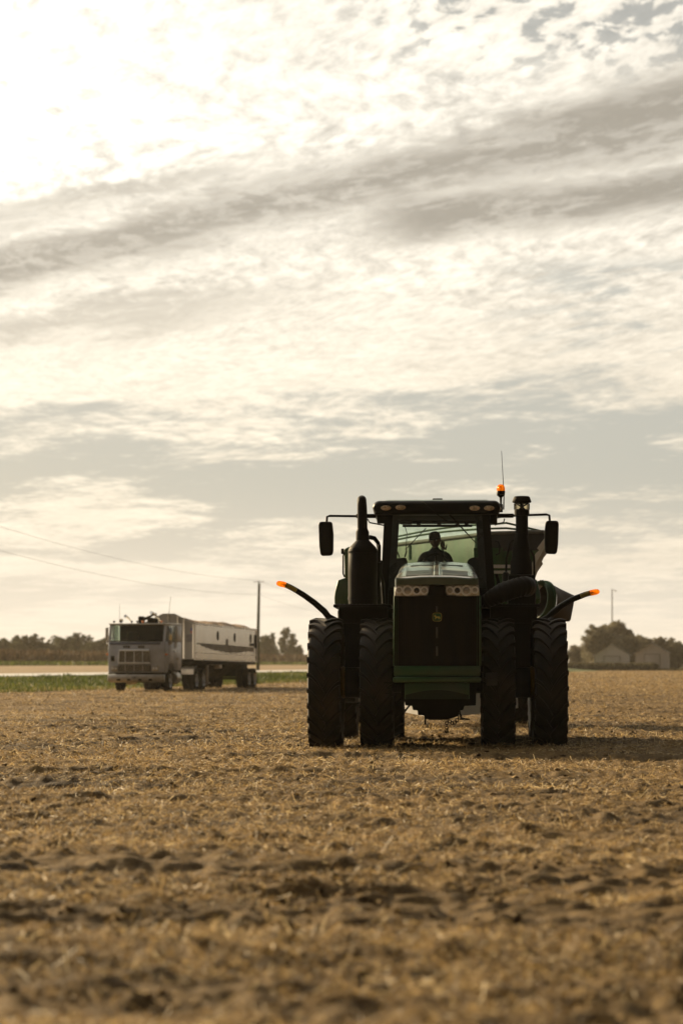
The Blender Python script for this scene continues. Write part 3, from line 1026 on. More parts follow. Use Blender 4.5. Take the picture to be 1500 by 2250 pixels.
def wheel_part(parent, sign, x, y, z, first):
    """rim (the part) with its tyre and hub as sub-parts"""
    w = MB()
    w.lathe([(0.655, -0.16), (0.675, -0.18), (0.64, -0.15), (0.60, -0.05), (0.60, 0.05), (0.64, 0.15), (0.675, 0.18), (0.655, 0.16)], (0, 0, 0), 'x', 48, cap=False)
    w.lathe([(0.60, 0.02), (0.42, -0.03), (0.22, -0.06), (0.22, -0.10), (0.01, -0.10)], (0, 0, 0), 'x', 32, cap=False)
    w.lathe([(0.60, 0.05), (0.42, 0.0), (0.22, -0.03), (0.01, -0.03)], (0, 0, 0), 'x', 32, cap=False)
    for i in range(10):
        a = i * 0.6283
        w.lathe([(0.022, -0.13), (0.022, -0.04)], (0, 0.16 * math.cos(a), 0.16 * math.sin(a)), 'x', 6)
    o = w.build('wheel', yellow, parent)
    o.location = (x, y, z)
    if sign < 0:
        o.rotation_euler = (0, 0, math.pi)
    return o


tyre_mesh = None
rnd = random.Random(4)
for y, dx in ((0.0, 0.0), (3.95, 0.10)):
    for x in (-1.675, -0.905, 0.905, 1.675):
        o = wheel_part(tractor, 1 if x > 0 else -1, x + dx, y, 0.955, None)
        if tyre_mesh is None:
            t = tyre_mb().build('tyre', rubber, o, 30)
            tyre_mesh = t.data
        else:
            t = link_mesh('tyre', tyre_mesh, o)
        if x < 0:
            t.rotation_euler = (0, 0, math.pi)        # keep the chevrons pointing the same way round
        t.rotation_euler.x = rnd.random() * 2
for y, dx in ((0.0, 0.0), (3.95, 0.10)):
    h = MB()
    h.lathe([(0.16, -1.42), (0.23, -1.40), (0.23, -1.15), (0.16, -1.1), (0.16, 1.1), (0.23, 1.15), (0.23, 1.40), (0.16, 1.42)], (dx, y, 0.975), 'x', 20)
    h.lathe([(0.10, -1.9), (0.10, 1.9)], (dx, y, 0.975), 'x', 14)
    h.box(-0.5 + dx, 0.5 + dx, y - 0.3, y + 0.3, 0.68, 1.2, 0.06)
    h.build('axle', black, tractor)
# cast wheel weights between the duals
for y, dx in ((0.0, 0.0), (3.95, 0.10)):
    for s in (-1, 1):
        MB().lathe([(0.10, -0.04), (0.22, -0.04), (0.25, 0), (0.22, 0.04), (0.10, 0.04)], (s * 1.42 + dx, y, 0.975), 'x', 24).build('wheel_weight', yellow, tractor)

# chassis and everything dark underneath
b = MB()
y0 = -0.7
poly = [T(px, py, y0) for px, py in [(880, 1478), (880, 1540), (888, 1541), (889, 1550), (904, 1551), (906, 1560), (916, 1561), (917, 1571), (930, 1572), (933, 1580), (983, 1581),
                                     (1006, 1573), (1007, 1561), (1016, 1560), (1019, 1551), (1044, 1550), (1046, 1478)]]
b.prism(poly, y0, 0.9, bev=0.01)
b.box(-0.36, 0.36, 0.5, 6.2, 0.62, 1.25, 0.03)
b.box(-0.16, 0.16, -0.4, 5.0, 0.42, 0.7, 0.03)
b.box(-0.62, 0.62, 1.2, 2.7, 1.05, 2.1, 0.03)
b.box(-0.55, 0.55, 2.9, 5.9, 0.9, 1.75, 0.04)
b.build('chassis', black, tractor)
# tanks and steps each side behind the front duals, with the flat decks on top
for s, x0, x1 in ((-1, tx(738, 1.2), tx(862, 1.2)), (1, tx(1058, 1.2), tx(1178, 1.2))):
    zt = tz(1330, 0.9)
    k = MB().box(x0 + (0.03 if s < 0 else 0), x1 - (0.03 if s > 0 else 0), 1.02, 2.75, 0.95, zt - 0.05, 0.04)
    k.build('fuel_tank', black, tractor)
    d = MB().box(x0, x1, 0.15, 2.8, zt - 0.047, zt, 0.012)
    for i in range(12):
        d.box(x0 + 0.05 + i * (x1 - x0 - 0.12) / 12, x0 + 0.09 + i * (x1 - x0 - 0.12) / 12, 0.2, 2.7, zt + 0.001, zt + 0.008)
    d.build('platform', blackg, tractor)
    f = MB()
    f.prism([(-0.25, zt - 0.05), (0.15, zt - 0.05), (0.15, zt - 0.30), (-0.18, zt - 0.12)], x0 + 0.1, x1 - 0.05, 'x', 0.01)
    f.build('fender_bracket', black, tractor)
st = MB()
for i in range(4):
    z = 0.62 + i * 0.38
    st.box(-1.60, -1.18, 1.25, 1.75, z, z + 0.035, 0.008)
for yy in (1.24, 1.76):
    st.tube([(-1.58, yy, 0.6), (-1.50, yy, 2.1)], 0.022, 8)
st.build('step_ladder', black, tractor)

# nose: grille, headlights, hood
yg = -1.33
gx0, gx1 = tx(866, yg), tx(1052, yg)
gz0, gz1 = tz(1463, yg), tz(1310, yg)
xc = (gx0 + gx1) / 2
hw = (gx1 - gx0) / 2


def bow(x): return -1.36 + 0.10 * ((x - xc) / hw) ** 2


g_ = MB()
N = 46
for i in range(N):
    xa = gx0 + (gx1 - gx0) * (i + 0.18) / N
    xb = gx0 + (gx1 - gx0) * (i + 0.74) / N
    ya = bow((xa + xb) / 2)
    g_.box(xa, xb, ya, ya + 0.03, gz0, gz1 + 0.15 * (abs((xa + xb) / 2 - xc) < 0.12), 0)
NN = 10
g_.loft([[(gx0 + (gx1 - gx0) * i / NN, bow(gx0 + (gx1 - gx0) * i / NN) + q, z) for (q, z) in ((0.035, gz0), (0.06, gz0), (0.06, gz1 + 0.01), (0.035, gz1 + 0.01))] for i in range(NN + 1)])
g_.build('grille', mat('grille_mesh', (0.008, 0.0055, 0.004), 0.55, spec=0.12, var=0.4, scale=3, dust=0.5, dustcol=(0.030, 0.020, 0.012), stretch=(3, 1, 0.5)), tractor)
b = MB()
for xa, xb in ((tx(862.5, yg), gx0), (gx1, tx(1056, yg))):
    b.prism([(xa, gz0 - 0.0), (xb, gz0 - 0.0), (xb, gz1 + 0.01), (xa + (0.012 if xa < 0 else 0), gz1 + 0.01)], -1.28, -1.1, bev=0.008)
b.box(gx0 - 0.005, gx1 + 0.005, -1.24, 1.3, 1.12, tz(1285, yg) - 0.02, 0.02)
b.build('grille_surround', green, tractor)
MB().box(tx(940, yg), tx(980, yg), -1.29, -1.2, gz1 + 0.012, tz(1286, yg) - 0.004, 0.01).build('nose_panel', blackg, tractor)
# centre strips
strip_m = mat('strip_grey', (0.09, 0.08, 0.065), 0.4, 0.3)
for pa, pb in ((1332, 1345), (1378, 1402), (1420, 1441)):
    b = MB()
    b.box(tx(956.8, yg), tx(961.2, yg), -1.385, -1.362, tz(pb, yg), tz(pa, yg), 0.004)
    b.build('grille_strip', strip_m, tractor)
# emblem: green shield with a yellow border and a yellow leaping animal
ex, ez = T(959.5, 1356, yg)
e = empty('emblem')
e.name = 'emblem'
sh = []
for i in range(32):
    t = 2 * math.pi * i / 32
    c, s_ = math.cos(t), math.sin(t)
    sh.append((ex + 0.068 * math.copysign(abs(c) ** 0.45, c), ez + 0.063 * math.copysign(abs(s_) ** 0.5, s_)))
bpy.data.objects.remove(e)
badge = MB().prism(sh, -1.392, -1.36).build('badge', mat('badge_yellow', (0.34, 0.27, 0.05), 0.4), tractor)
MB().prism([(ex + (a - ex) * 0.88, ez + (c - ez) * 0.88) for a, c in sh], -1.397, -1.390).build('badge_field', mat('badge_green', (0.020, 0.075, 0.020), 0.35), badge)
deer = [(-0.048, 0.012), (-0.040, 0.020), (-0.036, 0.040), (-0.030, 0.026), (-0.018, 0.034), (-0.022, 0.018), (-0.010, 0.008), (0.022, 0.006), (0.036, 0.014), (0.034, 0.002), (0.050, -0.018),
        (0.044, -0.022), (0.026, -0.010), (0.034, -0.030), (0.026, -0.032), (0.014, -0.012), (-0.008, -0.012), (-0.030, -0.034), (-0.040, -0.030), (-0.024, -0.010), (-0.034, 0.004)]
MB().prism([(ex + a, ez + c) for a, c in deer], -1.402, -1.395).build('badge_figure', mat('badge_gold', (0.50, 0.40, 0.08), 0.4), badge)

ring_m = mat('lamp_ring', (0.93, 0.94, 0.97), 0.2, 0.0, spec=1.0, var=0.05)
housing_m = mat('lamp_housing', (0.58, 0.58, 0.59), 0.2, 0.2, spec=0.9, var=0.35, scale=18)
for s in (-1, 1):
    M = (lambda px: px) if s < 0 else (lambda px: 1919 - px)
    hp = [T(M(px), py, -1.3) for px, py in [(868.5, 1285.5), (944, 1286.5), (938.5, 1309), (902, 1310.5), (866, 1309)]]
    hd = MB().prism(hp, -1.31, -1.22, bev=0.012)
    H = hd.build('headlight', housing_m, tractor)
    for px, py, r in ((876.5, 1296.5, 0.041), (895, 1297.5, 0.060), (915, 1297.5, 0.050), (931.5, 1297.5, 0.046)):
        lx, lz = T(M(px), py, -1.31)
        q = MB().torus((lx, -1.316, lz), r, 0.010, 'y', 24, 6)
        q.torus((lx, -1.313, lz), r * 1.22, 0.008, 'y', 24, 6)
        L_ = q.build('lamp_ring', ring_m, H)
        MB().lathe([(r * 1.16, 0.0), (r * 0.95, -0.004), (r * 0.4, -0.010), (0.001, -0.012)], (lx, -1.3125, lz), 'y', 20).build('lamp_lens', lens_m if r == 0.050 else bezel_m, H)

# hood lid: lofted along its length, rounded shoulders, rising to the cab
def hood_sec(y, half, zb, zsh, ztop, n=7):
    pts = [(-half, zb)]
    r = min(0.16, half * 0.3)
    for i in range(n):
        t = math.pi / 2 * i / (n - 1)
        pts.append((-half + r * (1 - math.cos(t)), zsh + (ztop - zsh - 0.02) * math.sin(t)))
    pts.append((-half * 0.4, ztop - 0.004))
    pts += [(0, ztop)]
    full = pts + [(-a, b_) for a, b_ in pts[-2::-1]]
    return [(a + xc, y, b_) for a, b_ in full]


zf = tz(1285, -1.35) + 0.004
secs = [hood_sec(-1.36, 0.585, zf, tz(1273, -1.36), tz(1269.5, -1.36)), hood_sec(-1.345, 0.600, zf - 0.004, tz(1270, -1.33), tz(1267, -1.33)),
        hood_sec(-1.30, 0.612, zf - 0.006, 2.475, tz(1266, -1.30) + 0.01)]
for y in (-1.1, -0.6, 0.0, 0.6, 1.1, 1.35):
    f = (y + 1.3) / 2.65
    secs.append(hood_sec(y, 0.615 - 0.01 * f, zf - 0.03 - 0.05 * f, 2.475 + 0.15 * f, 2.54 + 0.345 * f - 0.03 * f * f))
lid = MB().loft(secs).build('hood', hood_green, tractor, 28)


def hood_top(x, y):
    f = (y + 1.3) / 2.65
    zt = 2.54 + 0.345 * f - 0.03 * f * f
    return zt - 0.02 * min(1, max(0, (abs(x - xc) - 0.1) / 0.4)) * 0.9


for s in (-1, 1):
    q = MB()
    for ya, yb, xa, xb in ((-1.18, -0.42, 0.085, 0.455),):
        secs = []
        for i in range(9):
            y = ya + (yb - ya) * i / 8
            secs.append([(xc + s * x, y, hood_top(xc + s * x, y) + dz) for x, dz in ((xa, 0.002), (xa, 0.007), ((xa + xb) / 2, 0.008), (xb, 0.007), (xb, 0.002))])
        q.loft(secs)
    q.build('hood_vent', mat('vent_screen', (0.035, 0.045, 0.032), 0.35, spec=0.5, var=0.15, dust=0.5, dustcol=(0.10, 0.10, 0.07)), lid)
    q = MB()
    secs = []
    for y in (0.55, 0.60, 0.65):
        secs.append([(xc + s * x, y, hood_top(xc + s * x, y) + dz) for x, dz in ((0.07, 0.001), (0.07, 0.006), (0.4, 0.006), (0.4, 0.001))])
    q.loft(secs)
    q.build('hood_slot', black, lid)
secs = []
for i in range(14):
    y = -1.27 + 2.6 * i / 13
    z = hood_top(xc, y)
    secs.append([(xc - 0.05, y, z - 0.004), (xc - 0.03, y, z + 0.012), (xc + 0.03, y, z + 0.012), (xc + 0.05, y, z - 0.004)])
MB().loft(secs).build('hood_ridge', hood_green, lid)

# chin, bumper lip, weight bracket
yb = -1.34
MB().box(tx(865, yb), tx(1053.5, yb), -1.36, -1.0, tz(1485.5, yb), tz(1463, yb) - 0.003, 0.012).build('chin_panel', green, tractor)
MB().box(tx(862.5, -1.5), tx(1055.5, -1.5), -1.52, -1.0, tz(1499.5, -1.5), tz(1487.5, -1.5), 0.022).build('bumper_lip', green, tractor)
w = MB().box(tx(888, -1.4), tx(1030, -1.4), -1.42, -0.8, tz(1536, -1.4), tz(1500.5, -1.4), 0.01)
w.build('weight_bracket', green, tractor)
arch = [T(890, 1536.5, -1.43)] + [T(890 + 138 * i / 14, 1527 - 11 * math.sin(math.pi * i / 14), -1.43) for i in range(15)] + [T(1028, 1536.5, -1.43)]
MB().prism(arch, -1.432, -1.424).build('tow_guard', mat('guard_green', (0.008, 0.020, 0.007), 0.5), tractor)
hb = MB()
hb.tube([T(842, 1500.5, -1.1)[:1] + (-1.1,) + T(842, 1500.5, -1.1)[1:], (tx(861, -1.1), -1.1, tz(1500.5, -1.1)), (tx(861, -1.1), -1.1, tz(1512, -1.1)), (tx(850, -1.1), -1.1, tz(1512, -1.1))], 0.009, 6)
hb.tube([(tx(846, -1.1), -1.05, tz(1524, -1.1)), (tx(876, -1.1), -1.05, tz(1524, -1.1)), (tx(876, -1.1), -1.05, tz(1504, -1.1))], 0.009, 6)
hb.build('step_rail', blackg, tractor)
MB().box(tx(1066, -1.05), tx(1091, -1.05), -1.1, -0.95, tz(1506, -1.05), tz(1478, -1.05), 0.015).build('tool_box', mat('box_grey', (0.035, 0.03, 0.028), 0.6), tractor)

# chain and hook hanging under the belly
ch = MB()
pts = [T(984 + 24 * t, 1582 + 9 * math.sin(math.pi * t) - 10 * t * t, -0.4) for t in np.linspace(0, 1, 10)]
for i, (a, c) in enumerate(pts):
    ch.torus((a, -0.4, c), 0.024, 0.008, 'y' if i % 2 else 'x', 10, 5)
hx = tx(980, -0.4)
for i in range(4):
    ch.torus((hx, -0.4, tz(1584 + i * 5, -0.4)), 0.022, 0.007, 'y' if i % 2 else 'x', 10, 5)
ch.tube([(hx, -0.4, tz(1600, -0.4)), (hx + 0.02, -0.4, tz(1607, -0.4)), (hx, -0.4, tz(1611, -0.4)), (hx - 0.03, -0.4, tz(1606, -0.4))], 0.010, 6)
ch.build('tow_chain', black, tractor)
pp = MB()
pp.box(tx(931, -0.2), tx(935, -0.2), -0.25, -0.15, tz(1592, -0.2), tz(1572, -0.2), 0.005)
pp.build('drain_pipe', black, tractor)

# ---- cab
yc0, yc1 = 1.35, 3.05
fr = MB()
zt = tz(1128, yc0)
zb_ = tz(1345, yc0)


def post(p, y_top, y_bot, wd=0.12, dp=0.12):
    (xa, za), (xb, zb2) = p
    fr.loft([[(x - wd / 2, y - dp / 2, z), (x + wd / 2, y - dp / 2, z), (x + wd / 2, y + dp / 2, z), (x - wd / 2, y + dp / 2, z)] for x, y, z in ((xb, y_bot, zb2), ((xa + xb) / 2 + (0.006 if xa > 0 else -0.006), (y_top + y_bot) / 2, (za + zb2) / 2), (xa, y_top, za))])


post((T(855, 1128, yc0), T(842, 1345, yc0)), yc0, yc0 - 0.05, 0.125)
post((T(1066, 1128, yc0), T(1080, 1345, yc0)), yc0, yc0 - 0.05, 0.125)
for s in (-1, 1):
    fr.loft([[(s * x - 0.05, y - 0.06, z), (s * x + 0.05, y - 0.06, z), (s * x + 0.05, y + 0.06, z), (s * x - 0.05, y + 0.06, z)] for x, y, z in ((0.90, yc1, 2.0), (0.82, yc1, 3.62))])
fr.box(-0.86, 0.86, yc0 - 0.05, yc0 + 0.02, 2.05, 2.42, 0.01)
fr.box(-0.86, 0.86, yc1 - 0.03, yc1 + 0.03, 2.05, 2.50, 0.01)
for s in (-1, 1):
    fr.box(s * 0.86 - 0.04, s * 0.86 + 0.04, yc0, yc1, 2.05, 2.22, 0.01)
fr.build('cab_frame', blackg, tractor)
# windscreen with its dark printed border
wx0, wx1 = T(862, 1135, yc0)[0], T(1060, 1135, yc0)[0]
bx0, bx1 = T(852, 1340, yc0)[0], T(1070, 1340, yc0)[0]


def pane(name, pts, m, t=0.006, parent=tractor):
    """pts: four corners; a thin slab"""
    p = [Vector(q) for q in pts]
    nrm = (p[1] - p[0]).cross(p[3] - p[0]).normalized() * t
    return MB().loft([[q for q in p], [q + nrm for q in p]]).build(name, m, parent)


ws = pane('windscreen', [(bx0, yc0 - 0.06, 2.44), (bx1, yc0 - 0.06, 2.44), (wx1, yc0 - 0.02, zt), (wx0, yc0 - 0.02, zt)], cabglass)
bd = MB()
ins = 0.115
for s, xa, xb in ((-1, bx0, wx0), (1, bx1, wx1)):
    bd.loft([[(xa, yc0 - 0.050, 2.44), (xa - s * ins, yc0 - 0.050, 2.44), (xa - s * ins, yc0 - 0.046, 2.44), (xa, yc0 - 0.046, 2.44)],
             [(xb, yc0 - 0.010, zt), (xb - s * ins, yc0 - 0.010, zt), (xb - s * ins, yc0 - 0.006, zt), (xb, yc0 - 0.006, zt)]])
bd.build('screen_border', mat('frit_border', (0.030, 0.026, 0.028), 0.3, spec=0.4, var=0.15), ws)
pane('rear_window', [(-0.80, yc1, 2.5), (0.80, yc1, 2.5), (0.78, yc1, 3.6), (-0.78, yc1, 3.6)], sideglass)
for s in (-1, 1):
    pane('side_window', [(s * 0.885, yc0 + 0.07, 2.25), (s * 0.885, yc1 - 0.06, 2.25), (s * 0.83, yc1 - 0.06, 3.58), (s * 0.83, yc0 + 0.07, 3.58)], sideglass)
# roof
rx0, rx1 = tx(818, 1.2), tx(1100, 1.2)
rz1 = tz(1100, 1.2)


def roof_sec(y, dx, z0, z1, n=6, r=0.11):
    x0, x1 = rx0 + dx, rx1 - dx
    pts = [(x0 + 0.03, z0)]
    for i in range(n):
        t = math.pi / 2 * i / (n - 1)
        pts.append((x0 + r * (1 - math.cos(t)), z1 - r + r * math.sin(t)))
    a = [(x1 - (p[0] - x0), p[1]) for p in pts[::-1]]
    return [(p[0], y, p[1]) for p in pts + a]


zr0 = tz(1131, 1.2)
roof = MB().loft([roof_sec(1.10, 0.05, zr0 + 0.03, rz1 - 0.05), roof_sec(1.13, 0.015, zr0 + 0.005, rz1 - 0.02), roof_sec(1.2, 0, zr0, rz1), roof_sec(2.2, 0, zr0, rz1 + 0.02),
                  roof_sec(3.1, 0.0, zr0, rz1 - 0.01), roof_sec(3.25, 0.05, zr0 + 0.03, rz1 - 0.06)]).build('cab_roof', blackg, tractor)
MB().loft([[(x, y, z) for x, z in ((rx0 + 0.16, rz1 + dz), (rx0 + 0.22, rz1 + dz + 0.022), (rx1 - 0.22, rz1 + dz + 0.022), (rx1 - 0.16, rz1 + dz))] for y, dz in ((1.19, -0.022), (1.3, 0.0), (2.2, 0.018), (3.0, -0.004))]).build('roof_cap', green, roof)
MB().box(tx(950, 1.4), tx(972, 1.4), 1.4, 1.6, rz1 + 0.01, rz1 + 0.05, 0.01).build('receiver_mount', blackg, roof)
for px, py in ((848, 1116), (880, 1115), (1042.5, 1117), (1074, 1117)):
    lx, lz = T(px, py, 1.12)
    secs = [[(lx + 0.085 * k_ * math.cos(t), yy, lz + 0.042 * k_ * math.sin(t)) for t in np.linspace(0, 2 * math.pi, 20, endpoint=False)] for k_, yy in ((1.12, 1.14), (1.12, 1.088), (1.0, 1.084), (0.97, 1.092))]
    wl = MB().loft(secs).build('work_lamp', blackg, roof)
    secs = [[(lx + 0.082 * k_ * math.cos(t), yy, lz + 0.040 * k_ * math.sin(t)) for t in np.linspace(0, 2 * math.pi, 20, endpoint=False)] for k_, yy in ((1.0, 1.090), (0.8, 1.078), (0.3, 1.072))]
    MB().loft(secs).build('lamp_glass', oval_m, wl)
for px in (824, 1096):
    lx, lz = T(px, 1118, 1.2)
    MB().ell((lx, 1.2, lz), (0.03, 0.06, 0.04)).build('corner_lamp', oval_m, roof)
# headliner, rear visor bar, consoles
b = MB()
b.box(-0.80, 0.80, 1.45, 3.0, 3.58, 3.625, 0.01)
b.box(-0.80, 0.80, 2.55, 2.98, tz(1149.5, 2.7), 3.575, 0.02)
b.build('headliner', inner, tractor)
b = MB().box(tx(884, 2.5), tx(1037, 2.5), 2.48, 2.54, tz(1158, 2.5), tz(1152.5, 2.5), 0.008)
b.box(tx(880, 2.5), tx(905, 2.5), 2.48, 2.54, tz(1152, 2.5), tz(1138, 2.5), 0.01)
for px in (915, 960, 1000, 1020):
    b.box(tx(px, 2.5), tx(px + 9, 2.5), 2.49, 2.53, tz(1154, 2.5), tz(1146, 2.5), 0.004)
b.build('visor_bar', inner, tractor)
for s, pts in ((-1, [(866, 1290), (870, 1228), (893, 1226), (899, 1262), (899, 1290)]), (1, [(1022, 1290), (1026, 1232), (1036, 1226), (1058, 1227), (1062, 1290)])):
    MB().prism([T(px, py, 2.0) for px, py in pts], 1.75, 2.4, bev=0.03).build('console', inner, tractor)
b = MB()
b.prism([T(px, py, 2.0) for px, py in [(920, 1300), (925, 1246), (990, 1246), (996, 1300)]], 1.5, 1.7, bev=0.03)
b.build('dashboard', inner, tractor)
b = MB()
b.box(-0.26, 0.22, 2.47, 2.60, 2.45, 2.90, 0.06)
b.box(-0.29, 0.25, 2.0, 2.55, 2.30, 2.46, 0.06)
b.box(-0.20, 0.16, 2.1, 2.4, 2.08, 2.3, 0.02)
b.build('seat', inner, tractor)
sx_, sz_ = T(957, 1240, 1.85)
sw = MB()
c0 = Vector((sx_, 1.85, sz_))
tilt_m = Matrix.Rotation(R(-52), 3, 'X')
q = MB().torus((0, 0, 0), 0.20, 0.016, 'y', 30, 8)
for a in (90, 210, 330):
    q.tube([(0, 0, 0), (0.19 * math.cos(R(a)), 0, 0.19 * math.sin(R(a)))], 0.014, 6)
q.lathe([(0.05, -0.02), (0.05, 0.02)], (0, 0, 0), 'y', 12)
rm = Matrix.Rotation(R(-32), 3, 'X')
q.v = [tuple(rm @ Vector(v) + c0) for v in q.v]
q.tube([c0, c0 + rm @ Vector((0, -0.3, 0)) + Vector((0, 0, -0.2))], 0.03, 8)
q.build('steering_wheel', blackg, tractor)
# wipers and cables on the screen
b = MB()


def scr(px, py, y=1.26):
    x, z = T(px, py, y)
    return (x, y, z)


b.tube([scr(985, 1128), scr(1000, 1144), scr(1044, 1192)], [0.016, 0.011, 0.006], 6)
b.tube([scr(1006, 1152, 1.255), scr(1045, 1193, 1.255)], 0.008, 6)
b.build('wiper', blackg, tractor)
b = MB()
b.tube([scr(936, 1160, 2.9), scr(890, 1208, 2.9)], 0.008, 6)
b.tube([scr(890, 1158, 1.6), scr(894, 1172, 1.6), scr(892, 1200, 1.6), scr(893, 1210, 1.6)], 0.006, 6)
b.tube([scr(893, 1210, 1.6), scr(889, 1224, 1.6)], 0.012, 6)
b.tube([scr(873, 1212, 1.6), scr(877, 1225, 1.6)], 0.012, 6)
b.build('cab_cable', inner, tractor)
b = MB()
b.tube([scr(893, 1099, 1.5), scr(915, 1098.5, 1.3), scr(930, 1104, 1.09), scr(960, 1130, 1.10), scr(985, 1147, 1.26)], 0.007, 6)
b.build('roof_cable', blackg, tractor)

# ---- exhaust stack (left)
ye = 0.62
ex0 = tx(795, ye)


def zz(py): return tz(py, ye)


s_ = 1 / (F / (TD + ye))
ex_c = tx(796.5, ye)
b = MB().lathe([(0.05, zz(1330)), (31 * s_, zz(1328)), (32 * s_, zz(1310)), (32.3 * s_, zz(1260)), (31.8 * s_, zz(1208)), (29 * s_, zz(1202)), (14.5 * s_, zz(1187)), (14.5 * s_, zz(1184))], (ex_c, ye, 0), 'z', 36)
b.lathe([(32.9 * s_, zz(1215)), (32.9 * s_, zz(1211))], (ex_c, ye, 0), 'z', 36)
b.lathe([(32.9 * s_, zz(1318)), (32.9 * s_, zz(1312))], (ex_c, ye, 0), 'z', 36)
muf = b.build('muffler', black, tractor)
b = MB().lathe([(14.3 * s_, zz(1187)), (14.5 * s_, zz(1169)), (12 * s_, zz(1163)), (11 * s_, zz(1160))], (tx(796, ye), ye, 0), 'z', 24)
b.tube([(tx(796, ye), ye, zz(1165)), (tx(795.5, ye), ye, zz(1125)), (tx(795, ye), ye, zz(1108)), (tx(794.5, ye), ye + 0.03, zz(1100)), (tx(794, ye), ye + 0.11, zz(1097)), (tx(793, ye), ye + 0.26, zz(1098))],
       [11.2 * s_, 11.0 * s_, 10.6 * s_, 10.3 * s_, 10.2 * s_, 10.2 * s_], 18)
b.build('exhaust_pipe', black, muf)
b = MB()
b.tube([(tx(812, ye), ye, zz(1180)), (tx(822, ye), ye + .05, zz(1182)), (tx(830, ye), ye + .1, zz(1192)), (tx(831.5, ye), ye + .12, zz(1205)), (tx(831, ye), ye + .15, zz(1330))], [5 * s_, 5 * s_, 4.6 * s_, 4.3 * s_, 4.2 * s_], 10)
b.box(tx(829, ye), tx(836, ye), ye + .06, ye + .2, zz(1235), zz(1196), 0.01)
b.tube([(tx(836, ye), ye + .2, zz(1230)), (tx(834, ye), ye + .2, zz(1260)), (tx(840, ye), ye + .2, zz(1280)), (tx(842, ye), ye + .2, zz(1325))], 0.03, 8)
b.build('coolant_hose', blackg, tractor)

# ---- air intake (right)
ax = tx(1146, ye)
b = MB().lathe([(13.5 * s_, zz(1180)), (13.5 * s_, zz(1134)), (16.5 * s_, zz(1133)), (16.5 * s_, zz(1120))], (ax, ye, 0), 'z', 28)
b.lathe([(12 * s_, zz(1178)), (14 * s_, zz(1177)), (14 * s_, zz(1173)), (13 * s_, zz(1172))], (ax, ye, 0), 'z', 28)
xa = tx(1144, ye)
b.lathe([(24 * s_, zz(1263)), (24 * s_, zz(1235)), (21 * s_, zz(1229)), (20 * s_, zz(1226)), (19.5 * s_, zz(1205)), (15.5 * s_, zz(1187)), (13.8 * s_, zz(1176)), (13.5 * s_, zz(1174))], (xa, ye, 0), 'z', 32)
b.lathe([(20.6 * s_, zz(1227.5)), (20.6 * s_, zz(1225.5))], (xa, ye, 0), 'z', 32)
pre = b.build('air_intake', black, tractor)
b = MB().lathe([(14 * s_, zz(1107)), (20.5 * s_, zz(1104.5)), (21 * s_, zz(1102)), (19 * s_, zz(1097)), (17.5 * s_, zz(1092.5)), (15 * s_, zz(1091)), (0.01, zz(1090.6))], (ax, ye, 0), 'z', 32)
b.build('intake_cap', black, pre)
MB().lathe([(13.5 * s_, zz(1119.5)), (15.5 * s_, zz(1118)), (15.5 * s_, zz(1107.5)), (13.5 * s_, zz(1106.6))], (ax, ye, 0), 'z', 24, cap=False).build('bowl', glass('bowl_glass', (0.85, 0.78, 0.62), 0.1, 0.15), pre)
b = MB()
for sgn in (-1, 1):
    b.tube([(ax + sgn * 13 * s_, ye - 8 * s_, zz(1107)), (ax - sgn * 6 * s_, ye - 13 * s_, zz(1119.5))], 0.012, 6)
    b.tube([(ax + sgn * 15.8 * s_, ye, zz(1107)), (ax + sgn * 15.8 * s_, ye, zz(1120))], 0.012, 6)
b.tube([(ax, ye, zz(1120)), (ax, ye, zz(1106))], 0.03, 8)
b.build('bowl_cage', blackg, pre)
b = MB().box(tx(1115, ye), tx(1174, ye), ye - 0.12, ye + 0.5, zz(1330) + 0.002, zz(1264), 0.02)
b.box(tx(1103, ye), tx(1118, ye), ye - 0.02, ye + 0.3, zz(1305), zz(1256), 0.05)
b.build('air_cleaner', blackg, tractor)
# rail round the intake and corrugated hose
b = MB()
b.tube([(tx(1113, ye), ye + .5, zz(1255)), (tx(1114, ye), ye + .5, zz(1225)), (tx(1122, ye), ye + .5, zz(1190)), (tx(1128, ye), ye + .5, zz(1184)), (tx(1140, ye), ye + .5, zz(1183)), (tx(1160, ye), ye + .5, zz(1192)),
        (tx(1175, ye), ye + .5, zz(1220)), (tx(1176, ye), ye + .5, zz(1326))], 0.017, 8)
b.build('guard_rail', blackg, tractor)
pth = [Vector((tx(px, 0.3), yy, tz(py, 0.3))) for px, py, yy in [(1068, 1322, 0.1), (1086, 1311, 0.0), (1108, 1301, -0.05), (1130, 1294, -0.05), (1150, 1289, 0.05), (1158, 1290, 0.3)]]
fine = []
for i in range(len(pth) - 1):
    for t in np.linspace(0, 1, 7, endpoint=False):
        fine.append(pth[i].lerp(pth[i + 1], t))
for _ in range(6):
    fine = [fine[0]] + [(fine[i - 1] + fine[i] * 2 + fine[i + 1]) / 4 for i in range(1, len(fine) - 1)] + [fine[-1]]
rr = [0.105 + 0.04 * min(1, i / 12) + (0.010 if i % 3 == 0 else 0) for i in range(len(fine))]
MB().tube(fine, rr, 20).build('intake_hose', blackg, tractor)

